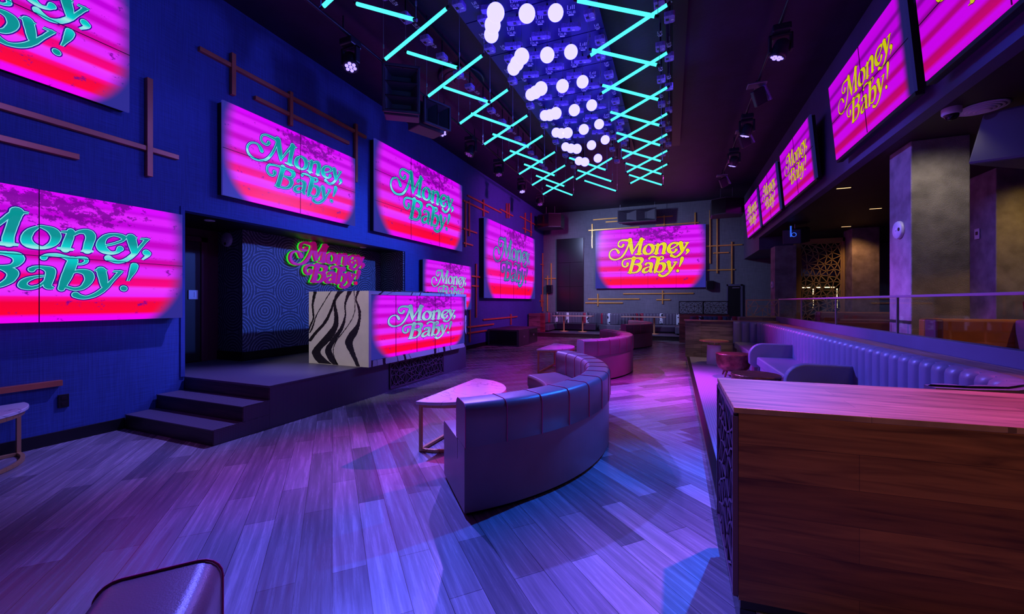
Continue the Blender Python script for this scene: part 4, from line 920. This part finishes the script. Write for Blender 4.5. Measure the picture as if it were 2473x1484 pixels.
far_bench('curved middle far bench with one white patterned stripe',curve([(-3.35,18.8),(-3.0,18.35),(-2.4,18.1),(-1.8,18.35),(-1.45,18.8)],6),
  [(-3.35,18.75),(-3.1,18.2),(-2.75,17.75),(-2.4,17.62),(-2.05,17.75),(-1.7,18.2),(-1.45,18.75)],stripes([0,0,0,1,0,0,2,0,0,0,0,0,0]))
far_bench('right far bench ending at the red brown partition',[Vector((-1.45,18.9)),Vector((0.28,18.9)),Vector((0.43,18.6)),Vector((0.44,17.4))],
  [(-1.45,18.35),(0.0,18.35),(0.0,17.4),(0.47,17.4),(0.47,18.6),(0.3,18.86),(-1.45,18.86)],stripes([1,0,0,0,0,0,2,0,0,0,0,2,0,0,1,2,0]))
def long_table(lab,x0,x1,y):
    t=thing('long_table',lab,'table',((x0+x1)/2,y,0.18),'long tables at the far benches')
    sub(MB().box(x0,x1,y-0.3,y+0.3,0.86,0.90),'table_top',mat('pale_table_top',(0.42,0.30,0.22),0.3),t,0.005)
    for x in (x0+0.45,x1-0.45):
        sub(MB().tube((x,y,0.18),(x,y,0.86),0.035,12),'leg',M['bronze'],t)
        sub(MB().lathe([(0.20,0.18),(0.20,0.20),(0.05,0.215)],(x,y,0)),'foot',M['bronze'],t)
long_table('long pale table before the left far bench',-5.1,-3.35,17.75)
long_table('long pale table before the right far bench',-2.1,-0.35,17.6)
t=thing('wood_partition','plank sided wooden partition behind the floor subwoofers','partition',(-5.6,16.9,0.0))
sub(MB().box(-5.98,-5.45,16.76,16.95,0.18,1.0),'plank_side',M['oak'],t,0.004)
sub(MB().box(-5.45,-5.28,16.76,16.95,0.18,1.0),'end_post',M['redwood'],t,0.004)
t=thing('wood_partition','red brown wooden partition right of the far benches','partition',(0.7,16.8,0.0))
sub(MB().box(0.58,0.80,16.4,19.0,0.0,1.02),'side_panel',M['redwood'],t,0.004)
sub(MB().box(0.80,1.75,16.4,16.55,0.0,1.02),'front_panel',M['redwood'],t,0.004)
t=thing('lattice_rail','black star lattice rail on top of the far red brown partition','railing',(1.0,16.2,1.1))
g=MB(); lattice(g,(0.14,16.2,1.06),(1,0,0),(0,0,1),0.80,0.46,0.28,0.012,0.014,21,0.03); lattice(g,(0.95,16.2,1.06),(1,0,0),(0,0,1),0.80,0.46,0.28,0.012,0.014,22,0.03)
sub(g,'lattice',M['black'],t)
sub(MB().box(0.14,1.78,16.16,16.26,0.0,1.05),'rail_base',M['redwood'],t,0.004)
t=far_bench('short far bench with teal and white stripes behind the oak partition',[Vector((0.5,13.6)),Vector((0.62,13.9)),Vector((2.4,13.95))],
  [(0.55,13.3),(2.4,13.3),(2.4,13.9),(0.6,13.9)],stripes([0,0,1,2,3,3,3,1,3,2,1,3,3,0]),0.55,1.06)
# far door
d2_=struct('door_2', MB().box(2.06,2.52,19.12,19.165,0.18,2.17), M['black'],bevel=0.004)
MB().box(2.01,2.06,19.10,19.17,0.18,2.24).box(2.52,2.60,19.10,19.17,0.18,2.24).box(2.01,2.60,19.10,19.17,2.17,2.24).build('door_frame',M['fascia'],d2_,bevel=0.004)
MB().box(2.22,2.48,19.06,19.12,2.07,2.12).build('door_closer',M['steel'],d2_,bevel=0.004)
# floor subwoofers
for k,(ya,yb,lab) in enumerate(((12.55,13.52,'nearer black subwoofer box on the floor by the left wall'),(13.54,14.5,'farther black subwoofer box on the floor by the left wall'))):
    t=thing('subwoofer',lab,'speaker',(-5.4,ya,0),'black floor subwoofers')
    sub(MB().box(-5.98,-4.82,ya,yb,0.0,0.57),'cabinet',M['speaker'],t,0.012)
    sub(MB().box(-5.90,-4.90,ya-0.008,ya+0.002,0.05,0.52) if k==0 else MB().box(-4.822,-4.812,ya+0.05,yb-0.05,0.05,0.52),'grille',M['blackgloss'],t,0.003)
    sub(MB().box(-4.825,-4.810,ya+0.42,ya+0.56,0.28,0.34),'handle',M['steel'],t,0.004)
# things on the desk
for y0,y1,x0,x1,lab in ((6.05,6.75,-4.95,-4.62,'slim black mixer on the middle of the marble desk top'),(6.95,7.55,-4.95,-4.62,'slim black player at the far end of the marble desk top')):
    t=thing('mixer',lab,'mixer',((x0+x1)/2,(y0+y1)/2,Z1),None)
    sub(MB().box(x0,x1,y0,y1,Z1-0.049,Z1+0.035),'case',M['speaker'],t,0.008)
    for k in range(4): sub(MB().tube((x0+0.06,y0+0.1+0.13*k,Z1+0.035),(x0+0.06,y0+0.1+0.13*k,Z1+0.055),0.012,10),'knob',M['steel'],t)
# =================================================================== kinetic light rig under the ceiling
WZ=5.46
# small printed text mark
def text_mesh(s,size):
    c=bpy.data.curves.new('print','FONT'); c.body=s; c.size=size; c.align_x='CENTER'
    o=bpy.data.objects.new('print',c); COL.objects.link(o)
    dg=bpy.context.evaluated_depsgraph_get(); me=bpy.data.meshes.new_from_object(o.evaluated_get(dg))
    bpy.data.objects.remove(o); bpy.data.curves.remove(c); return me
tm=text_mesh('DLB',0.085)
def logo_mesh():
    mb=MB(); mb.add([tuple(v.co) for v in tm.vertices],[tuple(p.vertices) for p in tm.polygons])
    for k,(x,h0,h1) in enumerate(((-0.06,0.09,0.20),(-0.035,0.085,0.105),(-0.01,0.10,0.17),(0.02,0.10,0.20),(0.05,0.10,0.20))):
        mb.add([(x-0.006,h0,0),(x+0.006,h0,0),(x+0.006,h1,0),(x-0.006,h1,0)],[(0,1,2,3)])
    mb.add([(-0.045,-0.055,0),(0.045,-0.055,0),(0.045,-0.02,0),(-0.045,-0.02,0)],[(0,1,2,3)])
    # face down: mirror so that it reads from below
    mb.v=[(x,y,-z) for x,y,z in mb.v]
    return mb.mesh('printed_logo',[M['print_white']])
LOGO=logo_mesh()
def make_winch(kind):
    t=thing('winch','', 'winch',(0,0,WZ),'kinetic winches under the ceiling')
    if kind=='c': poly=[(-0.14,-0.05),(0.10,-0.05),(0.14,-0.02),(0.14,0.03),(0.11,0.05),(-0.10,0.05),(-0.14,0.03)]
    else: poly=[(-0.07,-0.08),(0.05,-0.08),(0.07,-0.06),(0.07,0.07),(0.05,0.09),(-0.05,0.09),(-0.07,0.07)]
    MB().prism(poly,0.0,0.07).build('case',M['purple_board'],t,0.006)
    MB().box(-0.05,-0.01,-0.025,0.02,-0.004,0.0).build('connector',M['black'],t)
    MB().box(0.02,0.055,0.01,0.03,-0.003,0.0).build('label_plate',M['print_white'],t)
    MB().tube((0,0,0.07),(0,0,0.12 if kind=='c' else 0.40),0.012,8).build('hanger',M['black'],t)
    o=place('printed_logo',LOGO,t); o.rotation_euler=(PI,0,0); o.location=(0.0,-0.22,0.075); o.scale=(0.8,0.8,1) if kind=='c' else (0.5,0.5,1)
    return t
w0=make_winch('s'); wc0=make_winch('c'); used={'s':False,'c':False}
def winch(x,y,lab,kind='s',rz=0.0):
    src=w0 if kind=='s' else wc0
    t=src if not used[kind] else copy_tree(src); used[kind]=True
    t.location=(x,y,WZ); t.rotation_euler=(0,0,rz); t['label']=lab; return t
side_word={'A':'left band','B':'left band','C':'right band','D':'right band','E':'far middle cluster','F':'far middle cluster'}
def tube_light(g,k,hi,lo,lab):
    mid=[(a+b)/2 for a,b in zip(hi,lo)]
    t=thing('tube_light',lab,'tube light',mid,'cyan tube lights of the ceiling rig')
    h=Vector(hi); l=Vector(lo); d=(l-h).normalized()
    sub(MB().tube(h,l,0.021,12),'glowing_tube',M['tube'],t)
    for p,s in ((h,-1),(l,1)):
        sub(MB().tube(p,p+d*s*0.045,0.019,10),'end_cap',M['black'],t)
        q=p+d*s*0.035
        sub(MB().tube(q,(q.x,q.y,WZ),0.0028,5),'cable',M['steel'],t)
        sub(MB().tube((q.x,q.y,q.z+0.16),(q.x,q.y,q.z+0.21),0.009,6),'cable_grip',M['steel'],t)
        winch(q.x,q.y,f"winch over the {'raised' if s<0 else 'lowered'} end of the {lab.split(', ')[1].split(' in ')[0]} tube {lab.split('tube ')[1].split(',')[0]}, {lab.split(' in the ')[1]}")
rows=[]
for i in range(-1,8): rows.append(('A',i,(-2.53-.013*i,4.17+.985*i,5.0),(-3.46-.014*i,4.21+1.0*i,4.63)))
for i in range(0,9): rows.append(('B',i,(-3.46-.015*i,3.71+.985*i,5.0),(-2.71-.013*i,3.77+.995*i,4.66)))
for i in range(0,8): rows.append(('C',i,(-1.05-.018*i,4.63+.98*i,5.0),(-0.21-.018*i,4.74+.985*i,4.67)))
for i in range(0,7): rows.append(('D',i,(-0.09-.016*i,5.09+.98*i,5.0),(-1.01-.016*i,5.20+1.0*i,4.68)))
for i in range(0,3): rows.append(('E',i,(-2.38-.02*i,9.60+.98*i,5.0),(-1.54-.01*i,9.78+.98*i,4.66)))
rows.append(('F',0,(-1.42,10.0,5.0),(-2.36,10.25,4.66)))
for g,i,hi,lo in rows:
    lean={'A':'sloping down left','B':'sloping down right','C':'sloping down right','D':'sloping down left','E':'sloping down right','F':'sloping down left'}[g]
    n=i+1 if g=='A' else i
    band={'A':'left','B':'left','C':'right','D':'right','E':'far middle','F':'far middle'}[g]
    tube_light(g,i,hi,lo,f"cyan tube {lean}, {ORD[n]} in the {band} band")
# globes
gl0=thing('globe_light','', 'globe light',(0,0,0),'glowing globes of the ceiling rig')
MB().sphere((0,0,0),0.098,28,18).build('globe',M['globe'],gl0)
MB().tube((0,0,0.095),(0,0,0.13),0.014,10).build('cap',M['black'],gl0)
first=True
cols=[(-2.32,4.99,5.14,'outer left'),(-2.07,4.49,4.89,'inner left'),(-1.84,4.07,4.70,'lowest centre'),(-1.61,4.45,4.88,'inner right'),(-1.39,4.90,5.13,'outer right')]
for r in range(7):
    for c,(x,y,z,nm) in enumerate(cols):
        if r==6 and c in (0,4): continue
        X=x-.012*r; Y=y+.85*r
        t=gl0 if first else copy_tree(gl0); first=False
        t.location=(X,Y,z); t['label']=f"lavender globe light in the {nm} position, {ORD[r]} row from the camera"
        o=MB().tube((0,0,0.12),(0,0,WZ-z),0.0028,5).build('cable',M['steel'],t)
        winch(X,Y,f"long winch above the {nm} globe, {ORD[r]} row from the camera",'c',0.25)
# dark mounting panels over the globes
k=0
for r in range(8):
    y0=3.55+.85*r
    o=MB().box(-2.85,-0.98,y0,y0+0.83,WZ+0.125,WZ+0.15).build('mounting_panel',M['strip_panel'],None)
    tag(o,f"dark panel over the globes carrying winches, {ORD[r]} from the camera",'panel','dark mounting panels of the rig')
for x in (-2.62,-3.48,-1.08,-0.14):
    pass
for x,lab in ((-3.52,'outer left rail of the tube light rig'),(-2.60,'inner left rail of the tube light rig'),(-1.08,'inner right rail of the tube light rig'),(-0.16,'outer right rail of the tube light rig')):
    o=MB().box(x-0.03,x+0.03,3.0,12.0,WZ+0.30,WZ+0.36).build('rig_rail',M['black'],None,0.004); tag(o,lab,'rail','rails of the ceiling rig')
# =================================================================== moving heads on their tracks
for x,y0,y1,lab in ((1.45,3.2,15.3,'black ceiling track on the right carrying the moving heads'),(-4.70,3.0,15.2,'black ceiling track on the left carrying the moving heads')):
    t=thing('ceiling_track',lab,'track',(x,9,5.7),'black ceiling tracks')
    sub(MB().tube((x,y0,5.66),(x,y1,5.66),0.028,10),'pipe',M['fixture'],t)
    for k in range(9): sub(MB().tube((x,y0+0.3+k*(y1-y0-0.6)/8,5.66),(x,y0+0.3+k*(y1-y0-0.6)/8,5.87),0.012,8),'hanger',M['fixture'],t)
def make_head(lensm):
    t=thing('moving_head','', 'stage light',(0,0,0),'moving head stage lights')
    MB().box(-0.12,0.12,-0.12,0.12,-0.08,0.03).build('base',M['fixture'],t,0.02)
    MB().tube((0,0,0.02),(0,0,0.12),0.02,8).build('clamp',M['fixture'],t)
    MB().box(-0.155,-0.115,-0.045,0.045,-0.34,-0.08).box(0.115,0.155,-0.045,0.045,-0.34,-0.08).box(-0.155,0.155,-0.045,0.045,-0.12,-0.08).build('yoke',M['fixture'],t,0.012)
    h=MB().lathe([(0.05,0.13),(0.095,0.10),(0.108,0.02),(0.112,-0.08),(0.118,-0.12),(0.106,-0.13),(0.100,-0.115)],(0,0,0),24)
    hd=h.build('head',M['fixture'],t); hd.location=(0,0,-0.29)
    pts=[(0,0)]+[(0.062*math.cos(PI/3*k),0.062*math.sin(PI/3*k)) for k in range(6)]
    for p in pts:
        MB().lathe([(0.027,-0.121),(0.024,-0.132),(0.012,-0.138)],(p[0],p[1],0),14).build('lens',lensm,hd)
    return t
mh=make_head(M['lens']); mo=make_head(M['lens_off']); un={'on':False,'off':False}
for x,y,kind,tx,ty,lab in [(1.45,7.05,'on',-0.35,0.15,'lit moving head nearest the camera on the right track'),(1.45,10.1,'on',-0.3,0.2,'lit moving head in the middle of the right track'),(1.45,12.2,'on',-0.3,0.2,'lit moving head farthest along the right track'),
      (-4.70,4.9,'on',0.30,-0.25,'lit moving head nearest the camera on the left track'),(-4.70,7.55,'on',0.3,-0.2,'lit moving head just beyond the horn speaker on the left track'),(-4.70,8.9,'off',-0.3,-0.3,'dark moving head beyond the horn speaker, lens turned away'),
      (-4.70,10.6,'off',0.2,-0.2,'dim violet moving head midway on the left track'),(-4.70,12.5,'on',0.2,-0.2,'lit moving head second from the far end of the left track'),(-4.70,14.4,'off',0.2,-0.3,'dark moving head at the far end of the left track')]:
    t=mh if kind=='on' else mo
    if un[kind]: t=copy_tree(t)
    un[kind]=True
    t.location=(x,y,5.55); t['label']=lab
    t.children[3].rotation_euler=(ty,tx,0) if t.children[3].name.startswith('head') else (0,0,0)
    for ch in t.children:
        if ch.name.startswith('head'): ch.rotation_euler=(ty,-tx,0)
for x,y,lab in ((1.42,8.75,'tilted flood light between two moving heads on the right track'),(1.40,14.6,'tilted flood light at the far end of the right track'),(1.50,11.0,'small dark flood light near the middle of the right track')):
    t=thing('flood_light',lab,'stage light',(x,y,5.5),'flood lights on the right track')
    m=MB().box(-0.16,0.16,-0.10,0.10,0.06,0.10); m.build('bracket',M['steel'],t,0.01)
    o=MB().box(-0.11,0.11,-0.05,0.05,-0.30,0.0).build('housing',M['fixture'],t,0.015); o.rotation_euler=(0.35,-0.5,0.3)
    o2=MB().box(0.115,0.15,-0.06,0.06,-0.32,-0.02).build('door_flap',M['purple_board'],t,0.006); o2.rotation_euler=(0.35,-0.65,0.3)
    MB().tube((0,0,0.10),(0,0,0.16),0.015,8).build('clamp',M['fixture'],t)
# =================================================================== speakers
def horn_box(lab,loc,rz,tilt,w=0.6,h=0.75,dp=0.35,cells=2,side=False):
    t=thing('horn_speaker',lab,'speaker',loc,None)
    t.rotation_euler=(tilt,0,rz)
    # opens towards -Y
    fr=MB().box(-w/2,w/2,-dp,-dp+0.06,h/2-0.04,h/2).box(-w/2,w/2,-dp,-dp+0.06,-h/2,-h/2+0.04).box(-w/2,-w/2+0.04,-dp,-dp+0.06,-h/2,h/2).box(w/2-0.04,w/2,-dp,-dp+0.06,-h/2,h/2)
    fr.build('front_frame',M['speaker'],t,0.01)
    MB().box(-w/2+0.01,w/2-0.01,-dp+0.20,dp-0.05,-h/2+0.01,h/2-0.01).build('cabinet',M['speaker'],t,0.02)
    for k in range(cells):
        if side: 
            x0=-w/2+0.05+k*(w-0.1)/cells; x1=x0+(w-0.1)/cells-0.01; c=(x0+x1)/2
            m=MB().add([(x0,-dp+0.02,-h/2+0.05),(x1,-dp+0.02,-h/2+0.05),(x1,-dp+0.02,h/2-0.05),(x0,-dp+0.02,h/2-0.05),(c-0.03,-dp+0.21,-h/4),(c+0.03,-dp+0.21,-h/4),(c+0.03,-dp+0.21,h/4),(c-0.03,-dp+0.21,h/4)],[(0,1,5,4),(1,2,6,5),(2,3,7,6),(3,0,4,7)])
        else:
            z0=-h/2+0.05+k*(h-0.1)/cells; z1=z0+(h-0.1)/cells-0.01; c=(z0+z1)/2
            m=MB().add([(-w/2+0.05,-dp+0.02,z0),(w/2-0.05,-dp+0.02,z0),(w/2-0.05,-dp+0.02,z1),(-w/2+0.05,-dp+0.02,z1),(-w/4,-dp+0.21,c-0.03),(w/4,-dp+0.21,c-0.03),(w/4,-dp+0.21,c+0.03),(-w/4,-dp+0.21,c+0.03)],[(0,1,5,4),(1,2,6,5),(2,3,7,6),(3,0,4,7)])
        m.build('horn',M['speaker'],t)
    for x in (-w/2+0.08,w/2-0.08): MB().tube((x,0,h/2),(x,0,h/2+max(0.1,5.86-loc[2]-h/2)),0.008,6).build('hanger',M['steel'],t)
    return t
horn_box('large black three slot horn speaker hung beside the left moving heads',(-4.45,5.85,5.14),math.radians(35),0.12,0.62,0.78,0.30,3)
horn_box('smaller horn speaker with a violet lit mouth beside the large one',(-4.50,6.75,5.10),math.radians(68),0.0,0.62,0.50,0.32,2,True)
horn_box('wide black horn speaker hung over the far screen',(-1.55,18.6,5.30),0,0.10,1.62,0.55,0.40,2,True)
def cab(lab,poly,z0,z1,hang):
    cx=sum(p[0] for p in poly)/len(poly); cy=sum(p[1] for p in poly)/len(poly)
    t=thing('corner_speaker',lab,'speaker',(cx,cy,z0),'black corner speakers')
    sub(MB().prism(poly,z0,z1),'cabinet',M['speaker'],t,0.02)
    sub(MB().prism([(cx+(x-cx)*1.02,cy+(y-cy)*1.02) for x,y in poly],z0+0.05,z1-0.05),'grille',M['blackgloss'],t,0.004)
    sub(MB().tube((cx-0.2,cy,z1),(cx-0.2,cy,5.87),0.01,6),'hanger',M['steel'],t); sub(MB().tube((cx+0.2,cy,z1),(cx+0.2,cy,5.87),0.01,6),'hanger',M['steel'],t)
    return t
cab('black angular speaker hung in the far left corner',[(-5.85,17.6),(-5.25,17.35),(-4.75,17.6),(-4.75,18.2),(-5.85,18.2)],4.86,5.50,0)
cab('black angular speaker hung at the far right beside the overhang',[(1.30,17.2),(1.75,16.95),(2.38,17.2),(2.38,17.9),(1.30,17.9)],4.80,5.45,0)
for x,z,lab in ((-5.71,2.15,'small black wall speaker left of the dark niche'),(1.37,2.22,'small black wall speaker right of the far screen')):
    t=thing('wall_speaker',lab,'speaker',(x,19.05,z),'small black wall speakers')
    MB().box(-0.15,0.15,-0.10,0.08,-0.19,0.19).build('cabinet',M['speaker'],t,0.015)
    MB().box(-0.13,0.13,-0.11,-0.10,-0.17,0.17).build('grille',M['blackgloss'],t,0.004)
    MB().box(-0.04,0.04,0.06,0.12,-0.05,0.05).build('bracket',M['black'],t)
t=thing('ceiling_speaker','black speaker tilted under the overhang beside the farthest pillar','speaker',(3.15,13.6,3.38),None)
o=MB().prism([(-0.28,-0.2),(0.15,-0.3),(0.34,0.0),(0.28,0.25),(-0.22,0.25)],-0.20,0.20).build('cabinet',M['speaker'],t,0.02); o.rotation_euler=(0.25,0,-0.3)
MB().tube((0,0,0.15),(0,0,0.32),0.02,8).build('bracket',M['steel'],t)
g=MB(); lx,ly,lz=-0.14,-0.40,0.02
g.box(lx-0.07,lx-0.035,ly,ly+0.012,lz-0.10,lz+0.20)
for k in range(16):
    a=2*PI*k/16; b2=2*PI*(k+1)/16
    g.bar((lx+0.02+0.055*math.cos(a),ly+0.006,lz-0.045+0.055*math.sin(a)),(lx+0.02+0.055*math.cos(b2),ly+0.006,lz-0.045+0.055*math.sin(b2)),0.032,0.012)
g.build('badge',mat('blue_badge',(0.02,0.05,0.3),0.4,emit=(0.03,0.12,0.8),es=1.0),t)
t=thing('ceiling_speaker','large dark speaker under the overhang at the right edge of the picture','speaker',(3.75,6.1,3.25),None)
o=MB().box(-0.55,0.55,-0.35,0.30,-0.30,0.25).build('cabinet',M['speaker'],t,0.03); o.rotation_euler=(0.2,0.1,0.35)
o=MB().lathe([(0.13,0),(0.14,0.01),(0.10,0.03),(0.04,0.02)]).build('driver',M['blackgloss'],t); o.location=(-0.25,-0.36,-0.02); o.rotation_euler=(1.7,0,0.35)
MB().tube((0,0,0.2),(0,0,0.45),0.02,8).build('bracket',M['steel'],t)
# round wall speakers and small devices
def round_dev(lab,loc,axis,r,name='round_speaker',cat='speaker'):
    t=thing(name,lab,cat,loc,None)
    MB().lathe([(r,0),(r,0.03),(r*0.93,0.045),(r*0.3,0.05)],n=32).build('housing',M['whiteplas'],t)
    MB().lathe([(r*0.12,0.045),(r*0.12,0.056),(r*0.05,0.058)],(0,-r*0.0,0),14).build('centre_dot',M['print_white'],t)
    MB().lathe([(r*0.2,0.045),(r*0.2,0.053),(r*0.1,0.054)],(0,-r*0.6,0),14).build('lower_badge',M['black'],t)
    t.rotation_euler=axis; return t
round_dev('round pale speaker on the lit side of the near pillar',(2.98,7.42,2.53),(0,-PI/2,0),0.125)
round_dev('round pale speaker on the short wall inside the recess',(-7.12,4.60,2.57),(PI/2,0,0),0.12)
round_dev('tiny round pale speaker on the farthest pillar',(2.93,15.25,2.05),(0,-PI/2,0),0.12)
t=thing('light_switch','pale double switch plate on the dark recess door side','switch',(-7.335,4.18,1.62))
MB().box(0,0.012,-0.07,0.07,-0.075,0.075).build('plate',M['whiteplas'],t,0.003)
MB().box(0.012,0.018,0.01,0.045,-0.04,0.04).build('rocker',M['print_white'],t,0.002)
t=thing('wall_control','small pale control plate on the right edge pillar','switch',(4.855,9.50,2.68))
MB().box(-0.012,0,-0.06,0.06,-0.09,0.09).build('plate',M['whiteplas'],t,0.003)
MB().box(-0.016,-0.012,-0.03,0.03,-0.02,0.04).build('screen',M['black'],t,0.002)
t=thing('wall_outlet','black outlet plate low on the left wall','outlet',(-6.055,2.20,0.445))
MB().box(0,0.012,-0.042,0.042,-0.07,0.07).build('plate',M['black'],t,0.003)
for z in (0.03,-0.03): MB().box(0.012,0.015,-0.02,0.02,z-0.018,z+0.018).build('socket',M['blackgloss'],t,0.002)
t=thing('dome_camera','white dome security camera under the right overhang','camera',(2.91,6.12,3.70))
MB().lathe([(0.085,0),(0.085,-0.06),(0.075,-0.075)][::-1],n=28).build('housing',M['whiteplas'],t)
MB().lathe([(0.005,-0.135),(0.04,-0.125),(0.06,-0.10),(0.065,-0.07)],n=24).build('dome',M['blackgloss'],t)
t=thing('ceiling_vent','pale round louvred vent under the right overhang','vent',(3.22,6.22,3.70))
for k in range(5): MB().lathe([(0.20-0.035*k,-0.012-0.008*k),(0.215-0.035*k,-0.006-0.008*k),(0.19-0.035*k,0.0)],n=32).build('louvre_ring',M['whiteplas'],t)
for x,y,lab in ((3.0,9.57,'slot downlight under the overhang, nearest of the lit ones'),(4.6,14.49,'slot downlight between the two far pillars'),(4.35,11.95,'slot downlight in front of the brown lit pillar')):
    t=thing('downlight',lab,'ceiling light',(x,y,3.70),'slot downlights under the overhang')
    MB().box(-0.13,0.13,-0.03,0.03,-0.012,0).build('trim_ring',M['black'],t,0.002)
    MB().box(-0.11,0.11,-0.018,0.018,-0.015,-0.011).build('lamp_strip',M['warm'],t)
for y,lab in ((3.9,'recessed can light in the recess ceiling near the door'),(7.1,'recessed can light in the recess ceiling above the sign')):
    t=thing('can_light',lab,'ceiling light',(-6.45,y,2.72),'can lights in the recess ceiling')
    MB().lathe([(0.05,-0.012),(0.065,-0.008),(0.07,0.0)],n=24).build('trim_ring',M['whiteplas'],t)
    MB().lathe([(0.045,-0.010),(0.05,-0.004)],n=20).build('lens',M['black'],t)
# light inside the place: warm lamps of the right side rooms, added warm fills, wash on the recess
lamp('SPOT','warm_light',(4.6,14.2,3.66),(5.1,15.2,1.5),(1.0,0.42,0.16),60,0.05,90,0.8)
lamp('SPOT','warm_light',(4.35,11.9,3.66),(4.6,12.5,0.4),(1.0,0.5,0.2),40,0.05,100,0.8)
lamp('SPOT','warm_light',(3.02,6.40,3.66),(3.3,7.2,1.2),(1.0,0.84,0.70),28,0.05,130,0.9)
lamp('SPOT','warm_light',(4.1,4.9,3.62),(3.5,6.0,0.8),(1.0,0.5,0.15),80,0.05,80,0.9)  # added fill so the booths show through the glass, no fixture
lamp('SPOT','warm_light',(3.6,9.3,3.62),(3.5,10.0,0.8),(1.0,0.5,0.25),90,0.05,80,0.9)
lamp('SPOT','warm_light',(5.2,7.6,3.62),(5.4,9.4,1.3),(1.0,0.60,0.10),60,0.05,90,0.8)
lamp('SPOT','warm_light',(1.1,9.3,5.2),(0.78,10.6,0.65),(1.0,0.62,0.22),260,0.03,22,0.9)  # added fill for the gold gleam on the bistro table, no fixture

t=thing('round_diffuser','large round black diffuser on the ceiling left of the rig','vent',(-3.85,6.9,5.87),None)
for k in range(4): MB().lathe([(0.42-0.10*k,-0.05-0.012*k),(0.46-0.10*k,-0.03-0.012*k),(0.40-0.10*k,0.0)],n=40).build('cone_ring',M['fixture'],t)
